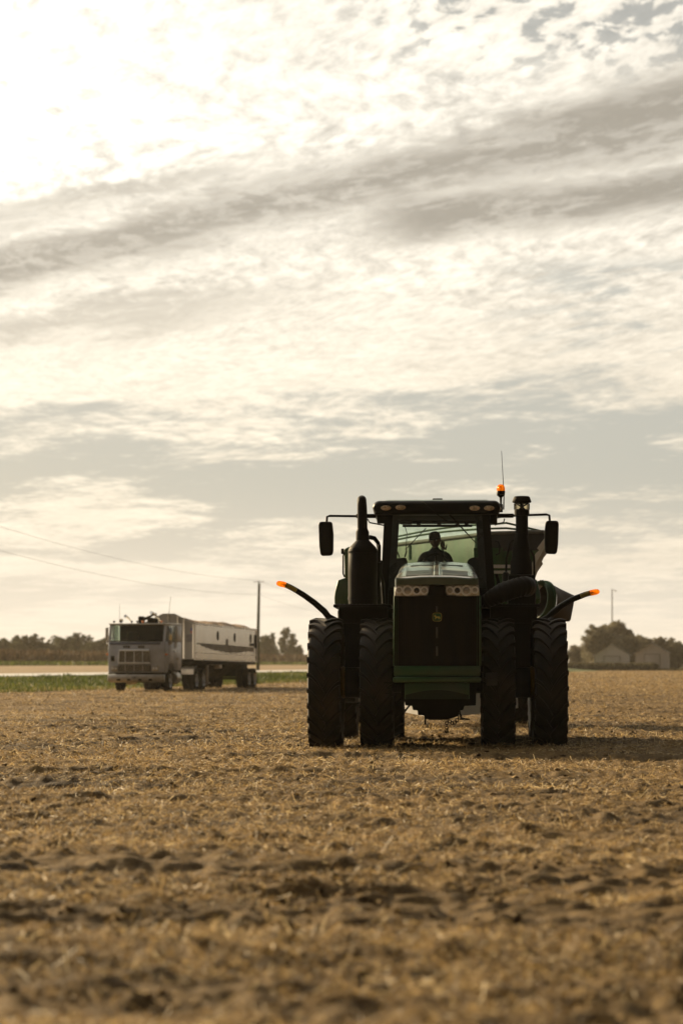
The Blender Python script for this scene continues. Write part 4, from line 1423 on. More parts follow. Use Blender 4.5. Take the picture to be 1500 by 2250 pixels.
# ---- mirrors
b = None
for s, arm, head in ((-1, [(800, 1134), (724, 1133), (718, 1135), (717, 1148)], (699.5, 732.5, 1146, 1220.5)),
                     (1, [(1110, 1134), (1200, 1131), (1206, 1133), (1207, 1146)], (1195, 1226.5, 1145, 1217.5))):
    ym = 1.35
    a = MB()
    roofx = rx0 + 0.05 if s < 0 else rx1 - 0.05
    P3 = [(roofx, 1.35, tz(1131 if s < 0 else 1137, ym))] + [(tx(px, ym), ym, tz(py, ym)) for px, py in arm]
    a.tube(P3, 0.019, 8)
    xm = tx(782 if s < 0 else 1128, ym)
    a.box(min(xm, roofx), max(xm, roofx), 1.31, 1.39, tz(1138, ym), tz(1129, ym), 0.012)
    a.tube([(tx(807 if s < 0 else 1108, ym), ym, tz(1140, ym)), (tx(812 if s < 0 else 1106, ym), ym, tz(1148, ym)), (tx(848 if s < 0 else 1086, ym), ym, tz(1155 if s < 0 else 1154, ym))], 0.012, 6)
    a.build('mirror_arm', blackg, tractor)
    x0, x1, t0, t1 = head
    z0, z1 = tz(t1, ym), tz(t0, ym)
    xs0, xs1 = tx(x0, ym), tx(x1, ym)
    sec = []
    w_ = xs1 - xs0
    pin = 0.022
    poly = [(xs0, z1 - 0.05), (xs0 + 0.012, z1 - 0.012), (xs0 + 0.04, z1), (xs1 - 0.05, z1), (xs1 - 0.02, z1 - 0.015), (xs1, z1 - 0.2), (xs1 - 0.004, z0 + 0.06), (xs1 - 0.02, z0 + 0.015), (xs1 - 0.05, z0), (xs0 + 0.055, z0 - 0.004), (xs0 + 0.03, z0 + 0.02), (xs0 + 0.012, z0 + 0.15)]
    if s > 0:
        poly = [(xs0 + xs1 - p, z) for p, z in poly][::-1]
    m_ = MB().prism(poly, ym - 0.07, ym + 0.06, bev=0.018).build('mirror', blackg, tractor)
    MB().prism([((p - (xs0 + xs1) / 2) * 0.86 + (xs0 + xs1) / 2, (z - (z0 + z1) / 2) * 0.93 + (z0 + z1) / 2) for p, z in poly], ym + 0.061, ym + 0.065).build('mirror_glass', chrome, m_)
b = MB().box(tx(828, 1.4), tx(846, 1.4), 1.33, 1.5, tz(1150, 1.4), tz(1128, 1.4), 0.02)
b.build('cab_bracket', blackg, tractor)
b = MB().box(tx(1076, 1.4), tx(1092, 1.4), 1.33, 1.5, tz(1152, 1.4), tz(1128, 1.4), 0.02)
b.build('cab_bracket', blackg, tractor)
# handles seen beside the right post
b = MB()
yh = 1.9
b.tube([(tx(1086, yh), yh, tz(1189, yh)), (tx(1094, yh), yh, tz(1190, yh)), (tx(1097, yh), yh, tz(1200, yh)), (tx(1096, yh), yh, tz(1216, yh)), (tx(1088, yh), yh, tz(1220, yh))], 0.014, 8)
b.tube([(tx(1090, yh), yh, tz(1262, yh)), (tx(1094, yh), yh, tz(1280, yh)), (tx(1092, yh), yh, tz(1292, yh))], 0.03, 8)
b.build('grab_handle', blackg, tractor)

# ---- amber beacon and whip aerial
yb_ = 2.2
bx_, s2 = tx(1100, yb_), (TD + yb_) / F
b = MB().lathe([(0.015, tz(1112, yb_)), (0.02, tz(1094, yb_)), (0.035, tz(1092, yb_)), (9 * s2, tz(1088.5, yb_)), (9.6 * s2, tz(1080, yb_)), (9 * s2, tz(1079, yb_))], (bx_, yb_, 0), 'z', 18)
b.box(rx1 - 0.1, bx_ + 0.03, yb_ - 0.04, yb_ + 0.04, tz(1126, yb_), tz(1108, yb_), 0.01)
bc = b.build('beacon', blackg, tractor)
MB().lathe([(9.2 * s2, tz(1080, yb_)), (9.2 * s2, tz(1074, yb_)), (7.6 * s2, tz(1068, yb_)), (4 * s2, tz(1065, yb_)), (0.002, tz(1064.6, yb_))], (bx_, yb_, 0), 'z', 20).build('beacon_lens', amber, bc)
MB().lathe([(3 * s2, tz(1080, yb_)), (3 * s2, tz(1069, yb_)), (0.002, tz(1068.5, yb_))], (bx_, yb_, 0), 'z', 10).build('beacon_bulb', bezel_m, bc)
yw = 2.5
MB().tube([(tx(1106, yw), yw, tz(1120, yw)), (tx(1107, yw), yw, tz(1090, yw)), (tx(1105, yw), yw, tz(1050, yw)), (tx(1102, yw), yw, tz(991, yw))], [0.014, 0.009, 0.006, 0.004], 6).build('whip_aerial', blackg, tractor)

# ---- warning lamp arms swung out on both sides
for s, pts in ((-1, [(722, 1356), (712, 1343), (690, 1324), (668, 1308), (652, 1298)]), (1, [(1202, 1358), (1212, 1347), (1232, 1331), (1256, 1317), (1272, 1311)])):
    ya = 1.7
    tip = [(627, 1285), (606.5, 1280)] if s < 0 else [(1294, 1303.5), (1315, 1299.5)]
    def P2(l): return [(tx(px, ya), ya, tz(py, ya)) for px, py in l]
    inner_end = [(-1.25, 2.0, 1.75)] if s < 0 else [(1.25, 2.0, 1.75)]
    arm_ = MB().tube(inner_end + P2(pts + [(tip[0][0] * 0.5 + pts[-1][0] * 0.5, tip[0][1] * 0.5 + pts[-1][1] * 0.5 - 0.6), tip[0]]), [0.055, 0.053, 0.052, 0.048, 0.046, 0.044, 0.043, 0.042], 10).build('lamp_arm', blackg, tractor)
    a, c = Vector(P2([pts[-1]])[0]), Vector(P2([tip[0]])[0])
    MB().tube([a.lerp(c, 0.02) + Vector((0, -0.012, 0)), a.lerp(c, 0.5) + Vector((0, -0.012, 0.004)), a.lerp(c, 0.93) + Vector((0, -0.012, 0))], 0.037, 10).build('reflector', yref, arm_)
    e0, e1 = Vector(P2([tip[0]])[0]), Vector(P2([tip[1]])[0])
    L3 = [e0.lerp(e1, t) for t in (0, 0.3, 0.62, 0.82, 0.94, 1.0)]
    MB().tube(L3, [0.045, 0.047, 0.046, 0.039, 0.026, 0.004], 14).build('amber_lamp', amber, arm_)
    MB().tube([e0.lerp(e1, 0.05), e0.lerp(e1, 0.45)], [0.02, 0.012], 8).build('lamp_bulb', silver, arm_)

# ---- rear half: fenders, tank, rail seen past the stack on the left
yr = 3.2
for s in (-1, 1):
    pts = [(735, 1328), (734.5, 1312), (736, 1300), (742, 1275), (768, 1266), (790, 1264), (790, 1328)]
    if s > 0:
        pts = [(1920 - p, q_) for p, q_ in pts]
    MB().prism([T(px, py, yr) for px, py in pts], yr - 0.1, 5.6, bev=0.02).build('rear_fender', green, tractor)
b = MB()
b.prism([T(px, py, 2.9) for px, py in [(757, 1270), (755.5, 1206), (765, 1201), (800, 1200), (800, 1270)]], 2.9, 3.6, bev=0.02)
b.build('rear_tank', green, tractor)
b = MB()
b.tube([(tx(756, 2.8), 2.8, tz(1213, 2.8)), (tx(753.5, 2.8), 2.8, tz(1222, 2.8)), (tx(753.5, 2.8), 2.8, tz(1260, 2.8)), (tx(757, 2.8), 2.8, tz(1268, 2.8))], 0.014, 8)
b.box(tx(749, 2.8), tx(756, 2.8), 2.77, 2.83, tz(1217, 2.8), tz(1205, 2.8), 0.01)
b.build('hand_rail', blackg, tractor)
b = MB()
b.box(-1.35, 1.45, 3.0, 3.2, 1.2, tz(1335, 3.0), 0.03)
b.box(-0.16 + 0.1, 0.16 + 0.1, 5.8, 7.2, 0.42, 0.56, 0.02)
b.build('rear_frame', black, tractor)

# ---- the driver: one skinned body, sitting, right hand raised to the face
def skin_body(name, joints, edges, m, parent=None, levels=2):
    me = bpy.data.meshes.new(name)
    keys = list(joints)
    me.from_pydata([joints[k][0] for k in keys], [(keys.index(a), keys.index(c)) for a, c in edges], [])
    o = link_mesh(name, me, parent)
    md = o.modifiers.new('skin', 'SKIN')
    for i, k in enumerate(keys):
        r = joints[k][1]
        me.skin_vertices[0].data[i].radius = r if isinstance(r, tuple) else (r, r)
    me.skin_vertices[0].data[0].use_root = True
    sb = o.modifiers.new('sub', 'SUBSURF')
    sb.levels = sb.render_levels = levels
    me.materials.append(m)
    me.polygons.foreach_set('use_smooth', [True] * len(me.polygons))
    return o


skin_m = mat('skin', (0.15, 0.085, 0.055), 0.55, var=0.1)
shirt_m = mat('work_shirt', (0.035, 0.033, 0.036), 0.85, var=0.25, scale=14, bump=0.3)
jean_m = mat('work_trousers', (0.03, 0.033, 0.045), 0.85, var=0.2)
cap_m = mat('cap_cloth', (0.025, 0.022, 0.022), 0.85, var=0.2)
hx_, hz_ = T(955.5, 1188, 2.25)
base_x = hx_
driver = empty('person', (0, 0, 0))
driver.location = (TX, TD, 0)
driver.rotation_euler = (0, 0, TYAW)
tag(driver, 'driver in a cap at the tractor wheel, one hand raised beside the face', 'person')
J = {}
def j(k, x, y, z, r): J[k] = ((base_x + x, y, z), r)
j('pel', 0, 2.30, 2.50, (0.155, 0.12)); j('bel', 0, 2.30, 2.66, (0.15, 0.12)); j('che', 0, 2.30, 2.86, (0.185, 0.13)); j('shl', 0, 2.29, 3.01, (0.13, 0.09)); j('nek', 0.0, 2.27, 3.09, 0.066)
j('sk', -0.005, 2.25, 3.14, 0.064)
for s, t in ((-1, 'l'), (1, 'r')):
    j('s' + t, s * 0.20, 2.29, 2.98, 0.082)
    j('h' + t, s * 0.10, 2.22, 2.48, 0.09); j('k' + t, s * 0.16, 1.85, 2.50, 0.068); j('a' + t, s * 0.16, 1.78, 2.12, 0.045); j('f' + t, s * 0.17, 1.62, 2.10, 0.042)
j('el', -0.265, 2.18, 2.76, 0.060); j('wl', -0.15, 1.97, 2.84, 0.030)
j('er', 0.250, 2.14, 2.82, 0.060); j('wr', 0.145, 2.10, 3.06, 0.031)
E = [('pel', 'bel'), ('bel', 'che'), ('che', 'shl'), ('shl', 'nek'), ('nek', 'sk')]
for t in 'lr':
    E += [('shl', 's' + t), ('s' + t, 'e' + t), ('e' + t, 'w' + t), ('pel', 'h' + t), ('h' + t, 'k' + t), ('k' + t, 'a' + t), ('a' + t, 'f' + t)]
body = skin_body('body', J, E, shirt_m, driver)
# head with face
hd = bmesh.new()
bmesh.ops.create_uvsphere(hd, u_segments=28, v_segments=20, radius=1.0)
for v in hd.verts:
    x, y, z = v.co
    jaw = 1 - 0.25 * max(0, -z) ** 1.3
    nx, ny, nz = x * 0.077 * jaw, y * 0.098 * (1 - 0.12 * max(0, -z)), z * 0.118
    if y < -0.4:
        nose = math.exp(-((x / 0.20) ** 2 + ((z + 0.12) / 0.24) ** 2))
        ny -= 0.024 * nose
        for sx2 in (-0.38, 0.38):
            ny += 0.012 * math.exp(-(((x - sx2) / 0.18) ** 2 + ((z - 0.06) / 0.12) ** 2))
        ny -= 0.008 * math.exp(-((x / 0.30) ** 2 + ((z + 0.47) / 0.07) ** 2))
        ny -= 0.010 * math.exp(-((x / 0.25) ** 2 + ((z + 0.85) / 0.14) ** 2))
    v.co = (nx, ny, nz)
head_b = MB().bm(hd)
for s in (-1, 1):
    head_b.ell((s * 0.078, 0.01, -0.005), (0.012, 0.022, 0.034), 8, 6)
hc = Vector((hx_ - 0.002, 2.235, hz_ + 0.005))
head = head_b.build('head', skin_m, driver, 60, loc=hc)
head.scale = (1.12, 1.12, 1.1)
head.rotation_euler = (R(8), R(-4), R(-10))
e_ = MB()
for s in (-1, 1):
    e_.ell((s * 0.030, -0.078, 0.008), (0.013, 0.010, 0.009), 10, 6)
e_.build('eyes', mat('eye', (0.5, 0.48, 0.45), 0.2), head)
MB().loft([[(r_c * 0.96 * math.cos(t), 0.002 + r_c * 1.24 * math.sin(t), h_c) for t in np.linspace(0, 2 * math.pi, 24, endpoint=False)] for r_c, h_c in ((0.084, 0.022), (0.088, 0.045), (0.084, 0.08), (0.066, 0.114), (0.03, 0.130), (0.002, 0.132))]).build('cap', cap_m, head)
MB().loft([[(0.078 * math.cos(t), -0.025 - (0.082 + k_) * abs(math.sin(t)) , 0.032 + dz - 0.012 * abs(math.sin(t)) * (k_ > 0.03)) for t in np.linspace(math.pi, 2 * math.pi, 14)] for k_, dz in ((0.0, 0.0), (0.07, -0.005), (0.07, 0.001), (0.0, 0.01))], cap=False, closed=False).build('cap_peak', cap_m, head)
# hands: palm, four fingers, thumb, grown as one skin from the wrist
def hand(w, d, side, curl, name='hand'):
    d = Vector(d).normalized()
    up = Vector((0, -1, 0.2))
    ac = d.cross(up).normalized() * side
    n_ = ac.cross(d).normalized() * side
    w = Vector(w)
    JJ = {'w': (tuple(w), 0.027), 'p': (tuple(w + d * 0.05), (0.036, 0.017))}
    EE = [('w', 'p')]
    for i, (o_, l_) in enumerate(((-0.030, 0.068), (-0.010, 0.078), (0.011, 0.073), (0.030, 0.058))):
        k0 = w + d * 0.092 + ac * o_
        k1 = k0 + d * l_ * 0.5 * math.cos(curl) + n_ * l_ * 0.5 * math.sin(curl)
        k2 = k1 + d * l_ * 0.5 * math.cos(curl * 2.1) + n_ * l_ * 0.5 * math.sin(curl * 2.1)
        JJ['a%d' % i] = (tuple(k0), 0.0105); JJ['b%d' % i] = (tuple(k1), 0.0095); JJ['c%d' % i] = (tuple(k2), 0.0075)
        EE += [('p', 'a%d' % i), ('a%d' % i, 'b%d' % i), ('b%d' % i, 'c%d' % i)]
    t0 = w + d * 0.035 - ac * 0.036
    t1 = t0 + d * 0.035 - ac * 0.022 + n_ * 0.012
    t2 = t1 + d * 0.028 - ac * 0.004 + n_ * 0.01
    JJ['t0'] = (tuple(t0), 0.013); JJ['t1'] = (tuple(t1), 0.0105); JJ['t2'] = (tuple(t2), 0.008)
    EE += [('w', 't0'), ('t0', 't1'), ('t1', 't2')]
    return skin_body(name, JJ, EE, skin_m, driver)


hand(J['wl'][0], (0.25, -0.75, 0.25), 1, 0.9)
hand(J['wr'][0], (-0.25, 0.05, 1.0), -1, 0.25)

# ---------------------------------------------------------------- the grain cart behind the tractor (built in the tractor's frame)
CY = 11.0
cart = empty('grain_cart', (TX - math.sin(TYAW) * CY, TD + math.cos(TYAW) * CY, 0), TYAW)
tag(cart, 'green grain cart with white stripes and a folded unloading spout, hitched behind the tractor', 'grain cart')
cart_green = mat('cart_green', (0.018, 0.072, 0.022), 0.45, spec=0.3, var=0.3, scale=2.5, dust=0.5, dustcol=(0.06, 0.06, 0.035), stretch=(2, 2, 0.4))
cart_dark = mat('cart_dark', (0.014, 0.011, 0.008), 0.55, spec=0.25, var=0.25, scale=3)
cream = mat('cart_cream', (0.52, 0.47, 0.39), 0.5, var=0.12, scale=2, stretch=(1, 1, 0.2))
stripe_m = mat('stripe_white', (0.50, 0.49, 0.47), 0.5, var=0.08)


def V3(px, py, y):
    x, z = T(px, py, y)
    return (x, y - CY, z)


A_, B_, C_, D_ = (-0.95, 14.2), (1.02, 9.7), (2.02, 9.25), (1.35, 14.9)
top, shoulder = 3.74, 3.40
tank = MB()
plan = [A_, B_, C_, D_]
cxy = (sum(p[0] for p in plan) / 4, sum(p[1] for p in plan) / 4)


def ring_at(z, sc):
    return [(cxy[0] + (p[0] - cxy[0]) * sc, cxy[1] + (p[1] - cxy[1]) * sc - CY, z) for p in plan]


tank.loft([ring_at(1.35, 0.42), ring_at(2.75, 0.80), ring_at(3.05, 0.88), ring_at(shoulder, 1.0), ring_at(top, 1.0), ring_at(top, 0.97), ring_at(3.2, 0.9)], cap=True)
tk = tank.build('tank', cart_green, cart, 20)
# dark extension board along the top of the front, pale rolled edge above it
b = MB()
b.loft([[(p[0] + dx, p[1] - CY + dy, z) for dx, dy, z in ((0, 0, shoulder + 0.005), (0, 0, top - 0.02), (0.012, -0.03, top - 0.02), (0.012, -0.03, shoulder + 0.005))] for p in (B_, C_)])
b.build('extension_board', cart_dark, cart)
for k, p0, p1 in ((0, B_, C_), (1, A_, B_)):
    MB().tube([(p0[0], p0[1] - CY, top + 0.01), (p1[0], p1[1] - CY, top + 0.01)], 0.04, 10).build('top_rail', mat('rail_grey', (0.10, 0.097, 0.085), 0.85, spec=0.1, var=0.15), cart)
# corrugated side wall with ribs
rb = MB()
for i in range(3):
    t = (i + 0.6) / 3
    x, y = A_[0] + (B_[0] - A_[0]) * t, A_[1] + (B_[1] - A_[1]) * t - CY
    rb.loft([[(x - 0.02, y, z), (x - 0.02 - 0.008, y - 0.014, z), (x + 0.02 - 0.008, y - 0.05, z), (x + 0.02, y - 0.04, z)] for z in (shoulder, top - 0.04)])
rb.build('side_rib', cart_green, cart)
rail_green = mat('rail_green', (0.035, 0.06, 0.03), 0.9, spec=0.05)
# tarp bows and rails over the top
for dz, sgn in ((0.10, 0), (0.20, 1)):
    pts = [(A_[0] + (B_[0] - A_[0]) * t + 0.15 * sgn, A_[1] + (B_[1] - A_[1]) * t - CY + 0.1 * sgn, top + dz + 0.05 * math.sin(math.pi * t)) for t in np.linspace(0, 1, 8)]
    pts += [(C_[0] - 0.7, C_[1] - CY + 0.3, top + dz), (C_[0] - 0.05, C_[1] - CY + 0.2, top + dz * 0.2)]
    MB().tube(pts, 0.02, 8).build('tarp_rail', rail_green, cart)
# two white stripes across the green front
fx = lambda t, z: None
for pa, pb in ((1241, 1248.5), (1254, 1260.5)):
    b = MB()
    y_ = 9.55
    x0, x1 = tx(1068, y_), tx(1140, y_)
    b.loft([[(x, y_ - CY - 0.002 - 0.0, tz(pb, y_)), (x, y_ - CY, tz(pa, y_)), (x, y_ - CY + 0.02, tz(pa, y_)), (x, y_ - CY + 0.02, tz(pb, y_))] for x in (x0, x1)])
    b.build('stripe', stripe_m, cart)
b = MB()
b.prism([T(px, py, 9.58) for px, py in [(1040, 1204), (1176, 1204), (1160, 1236), (1150, 1262), (1140, 1300), (1040, 1300)]], 9.57 - CY, 9.9 - CY)
b.build('front_panel', cart_green, cart)
MB().prism([T(px, py, 9.5) for px, py in [(1163, 1207), (1172, 1207), (1176, 1212), (1168, 1216)]], 9.52 - CY, 9.55 - CY).build('decal', yref, cart)
# pale sloping side sheet with its stepped outer edge
sh = [T(px, py, 9.2) for px, py in [(1197, 1180), (1201, 1216), (1189, 1232), (1191.5, 1240), (1180, 1256), (1174, 1272), (1164, 1272), (1168, 1238), (1176, 1216), (1184, 1209), (1179, 1205)]]
b = MB().prism(sh, 9.2 - CY, 9.3 - CY, bev=0.008)
sheet_ = b.build('side_sheet', cream, cart)
b = MB()
for o1, o2 in (((1196, 1200), (1172, 1246)), ((1199, 1212), (1176, 1258))):
    p0, p1 = V3(*o1, 9.18), V3(*o2, 9.18)
    b.tube([p0, p1], 0.012, 6)
b.build('sheet_rib', cream, sheet_)

# v-shaped pale hopper bottom seen under the tractor
def hop(s):
    b = MB()
    y0 = 10.0
    xs = [0.0, 0.35, 0.75, 1.2, 1.6]
    lo, hi = [], []
    for x in xs:
        y = y0 + 1.1 * x
        z = tz(1580 - 16.5 * x / 0.7 * (0.9 if s < 0 else 0.55), y0)
        lo.append((s * x, y - CY, z))
        hi.append((s * x * 1.0, y - CY + 0.75, z + 0.95))
    b.loft([[a, c, (c[0], c[1] + 0.03, c[2]), (a[0], a[1] + 0.03, a[2])] for a, c in zip(lo, hi)])
    return b


for s in (-1, 1):
    q = hop(s).build('hopper_plate', cream, cart)
    b = MB()
    p0, p1 = (V3(885, 1567, 10.6), V3(903, 1544, 10.9)) if s < 0 else (V3(1012, 1577, 10.4), V3(1007, 1560, 10.5))
    b.tube([Vector(p0) + Vector((0, -0.2, 0)), Vector(p1) + Vector((0, -0.2, 0))], 0.02, 6)
    b.build('brace', black, cart)
MB().prism([T(px, py, 9.9) for px, py in [(1006, 1579), (1012, 1577), (1030, 1579), (1031, 1582), (1010, 1582)]], 9.9 - CY, 10.0 - CY).build('skid', black, cart)
b = MB().box(-0.12, 0.12, 7.0 - CY, 10.6 - CY, 0.40, 0.58, 0.02)
b.build('drawbar', cart_dark, cart)
for s in (-1, 1):
    w = MB()
    w.lathe([(0.5, -0.2), (0.53, -0.22), (0.48, -0.1), (0.30, 0), (0.12, -0.06), (0.01, -0.06)], (0, 0, 0), 'x', 28)
    wo = w.build('wheel', cart_dark, cart)
    wo.location = (s * 1.55, 13.6 - CY, 0.86)
    wo.rotation_euler = (0, 0, R(14))
    link_mesh('tyre', tyre_mesh, wo).scale = (1.3, 0.88, 0.88)
b = MB().lathe([(0.09, -1.5), (0.09, 1.5)], (0, 13.6 - CY, 0.86), 'x', 12)
b.box(-0.6, 0.8, 13.4 - CY, 13.8 - CY, 0.86, 1.6, 0.02)
b.build('axle', cart_dark, cart)

# unloading spout: open tube with flange, pale inside, sheet hood running to the right
yS = 9.0
rx, rz_ = T(1178, 1319, yS)
ax3 = Vector((0.80, 0.52, -0.12)).normalized()
u3 = ax3.cross(Vector((0, 0, 1))).normalized()
w3 = u3.cross(ax3).normalized()
o3 = Vector((rx, yS - CY, rz_))


def ring3(r, d, n=28):
    return [o3 + ax3 * d + u3 * (r * math.cos(2 * math.pi * i / n)) + w3 * (r * math.sin(2 * math.pi * i / n)) for i in range(n)]


b = MB().loft([ring3(0.33, 0.0), ring3(0.35, 0.0), ring3(0.35, 0.13), ring3(0.395, 0.13), ring3(0.395, 0.17), ring3(0.35, 0.17), ring3(0.35, 0.20)], cap=False)
sp = b.build('spout_ring', cart_green, cart)
MB().loft([ring3(0.331, 0.0), ring3(0.331, 0.20), ring3(0.331, 0.195)], cap=False).build('spout_lining', cream, sp)
n = 28
mouth = []
mc = [V3(1262, 1309, yS + 0.55), V3(1251, 1366, yS + 0.25), V3(1212, 1366, yS - 0.1), V3(1222, 1300, yS + 0.7)]
mcv = [Vector(p) for p in mc]


def quad_ring(f):
    """circle at f=0 -> four-cornered mouth at f=1"""
    c = ring3(0.36, 0.20)
    ordr = [mcv[0], mcv[3], mcv[2], mcv[1]]
    per = []
    for i in range(n):
        t = ((i / n) * 4 + 3.5) % 4
        k_, fr_ = int(t), t - int(t)
        per.append(ordr[k_].lerp(ordr[(k_ + 1) % 4], fr_))
    # match start angle: choose rotation that minimises travel
    best = min(range(n), key=lambda s_: sum((c[i] - per[(i + s_) % n]).length for i in range(n)))
    rev = per[::-1]
    best2 = min(range(n), key=lambda s_: sum((c[i] - rev[(i + s_) % n]).length for i in range(n)))
    a = [per[(i + best) % n] for i in range(n)]
    b2 = [rev[(i + best2) % n] for i in range(n)]
    pick = a if sum((c[i] - a[i]).length for i in range(n)) < sum((c[i] - b2[i]).length for i in range(n)) else b2
    return [c[i].lerp(pick[i], f) for i in range(n)]


MB().loft([quad_ring(0.0), quad_ring(0.5), quad_ring(1.0)], cap=False).build('spout_hood', mat('hood_sheet', (0.060, 0.047, 0.036), 0.5, spec=0.3, var=0.15, scale=2), cart)
b = MB()
p = Vector(V3(1183, 1280, yS - 0.1))
b.tube([p + Vector((-0.3, 0.1, -0.2)), p, p + Vector((0.06, 0, 0.02)), p + Vector((0.10, 0, -0.06))], 0.035, 8)
b.tube([p + Vector((0.0, 0, 0.0)), p + Vector((0.08, 0, -0.02))], 0.05, 8)
b.build('latch', cart_green, cart)

# ---------------------------------------------------------------- cab-over truck and its grain trailer, parked along the verge
KX, KD = (303 - 750) / F * 108.0, 108.0
truck = empty('semi_truck', (KX, KD, 0), -RA)
tag(truck, 'grey flat-fronted semi truck with chrome grille and roof horns parked by the grass verge', 'truck')
trailer = empty('grain_trailer', (KX + 11 * SA, KD + 11 * CA, 0), -RA)
tag(trailer, 'long silver grain trailer with a peaked front wall coupled behind the grey truck', 'trailer')
TY = 11.0
cabpaint = mat('cab_paint', (0.54, 0.57, 0.66), 0.34, spec=0.5, var=0.12, scale=2.5, dust=0.35, dustcol=(0.28, 0.27, 0.27))
cabside = cabpaint
alu = mat('aluminium', (0.66, 0.62, 0.56), 0.30, 0.85, var=0.10, scale=1.2, stretch=(1, 1, 0.3))
tyre_k = mat('truck_tyre', (0.014, 0.012, 0.010), 0.85, spec=0.1, var=0.3, dust=0.4, dustcol=(0.05, 0.038, 0.026))
kdark = mat('truck_dark', (0.012, 0.011, 0.010), 0.7, spec=0.15, var=0.3)
kbump = mat('bumper_steel', (0.50, 0.46, 0.41), 0.4, 0.4, var=0.2, scale=3)
winglass = glass('truck_glass', (0.80, 0.86, 0.81), 0.05, 0.05)
orange = mat('marker_orange', (0.75, 0.20, 0.02), 0.3, var=0.15)


def K(px, py, y):
    """photo position -> truck x, z on the plane y behind the bumper"""
    t = (px - 750) / F
    x = (t * (KD + y * CA) - KX - y * SA) / (CA + t * SA)
    D = KD - x * SA + y * CA
    dy = (1125 - py) / F
    den = math.cos(PITCH) - dy * math.sin(PITCH)
    return x, CAM_H + D * (math.sin(PITCH) + dy * math.cos(PITCH)) / den


def kz(py, y=0.0): return K(302, py, y)[1]


xl, xr = K(239, 1420, 0)[0], K(363, 1420, 0)[0]
zb, zw0, zw1, zr = kz(1478), kz(1410), kz(1375), kz(1370.5)
CL = 3.0
# lower cab shell with the wheel arch cut in its sides
prof = [(0.0, zb), (-0.02, zw0 - 0.25), (0.03, zw0), (0.10, zw0 + 0.01), (CL, zw0 + 0.01), (CL, 0.95), (1.75, 0.95), (1.62, 1.22), (1.25, 1.36), (0.85, 1.30), (0.62, 1.05), (0.55, zb)]
b = MB().prism(prof, xl, xr, 'x', 0.05)
b.prism([(0.55, 0.95), (1.8, 0.95), (1.8, 1.4), (0.55, 1.4)], xl + 0.35, xr - 0.35, 'x')
b.prism([(1.75, zw0 + 0.005), (CL, zw0 + 0.005), (CL, zr - 0.03), (1.75, zr - 0.03)], xl, xr, 'x', 0.05)
# pillars
for x in (xl, xr - 0.10):
    b.loft([[(x + (0.02 if z > 2.6 else 0), y, z), (x + 0.10, y, z), (x + 0.10, y + 0.10, z), (x + (0.02 if z > 2.6 else 0), y + 0.10, z)] for y, z in ((0.03, zw0 - 0.01), (0.20, zr - 0.05))])
    b.box(x, x + 0.09, 0.62, 0.68, zw0, zr - 0.04, 0.01)
body = b.build('cab', cabpaint, truck)
MB().prism([(0.16, zr - 0.06), (0.10, zr - 0.02), (0.12, zr + 0.02), (CL, zr + 0.03), (CL, zr - 0.05)], xl - 0.01, xr + 0.01, 'x', 0.03).build('roof', mat('cab_roof_paint', (0.50, 0.47, 0.42), 0.4, var=0.1), truck)
pane('windscreen', [(xl + 0.10, 0.035, zw0 + 0.005), (xr - 0.10, 0.035, zw0 + 0.005), (xr - 0.12, 0.185, zr - 0.05), (xl + 0.12, 0.185, zr - 0.05)], winglass, parent=truck)
b = MB().loft([[(0.0 + q, 0.02 + (z - zw0) * 0.2, z), (0.03 + q, 0.02 + (z - zw0) * 0.2, z), (0.03 + q, 0.05 + (z - zw0) * 0.2, z), (q, 0.05 + (z - zw0) * 0.2, z)] for q, z in ((-0.02, zw0), (-0.02, zr - 0.05))])
for z in (zw0 + 0.005, zr - 0.075):
    b.box(xl + 0.09, xr - 0.09, 0.01 + (z - zw0) * 0.2, 0.05 + (z - zw0) * 0.2, z, z + 0.035, 0.005)
b.build('window_seal', kdark, truck)
b = MB().box(xl + 0.08, xr - 0.08, 1.6, 1.72, zw0 - 0.2, zr - 0.06)
for x in (-0.75, 0.55):
    b.box(x, x + 0.5, 1.0, 1.2, zw0 - 0.3, zw0 + 0.45, 0.05)
b.box(xl + 0.1, xr - 0.1, 0.15, 0.5, zw0 - 0.1, zw0 + 0.05, 0.03)
b.build('cab_interior', kdark, truck)
b = MB().torus((0.6, 0.62, zw0 + 0.10), 0.24, 0.018, 'z', 20, 6).build('steering_wheel', kdark, truck)
for x in (xl, xr):
    dr = MB().box(x - 0.012 if x < 0 else x + 0.001, x - 0.001 if x < 0 else x + 0.012, 0.68, 1.62, zb + 0.42, zw0 - 0.02, 0.004)
    do = dr.build('door', cabpaint, truck)
    MB().box(x - 0.05 if x < 0 else x + 0.013, x - 0.013 if x < 0 else x + 0.05, 1.42, 1.58, zw0 - 0.42, zw0 - 0.38, 0.008).build('handle', chrome, do)
    pane('side_window', [(x, 0.69, zw0 + 0.01), (x, 1.74, zw0 + 0.01), (x, 1.74, zr - 0.06), (x, 0.69, zr - 0.06)], winglass, parent=truck)
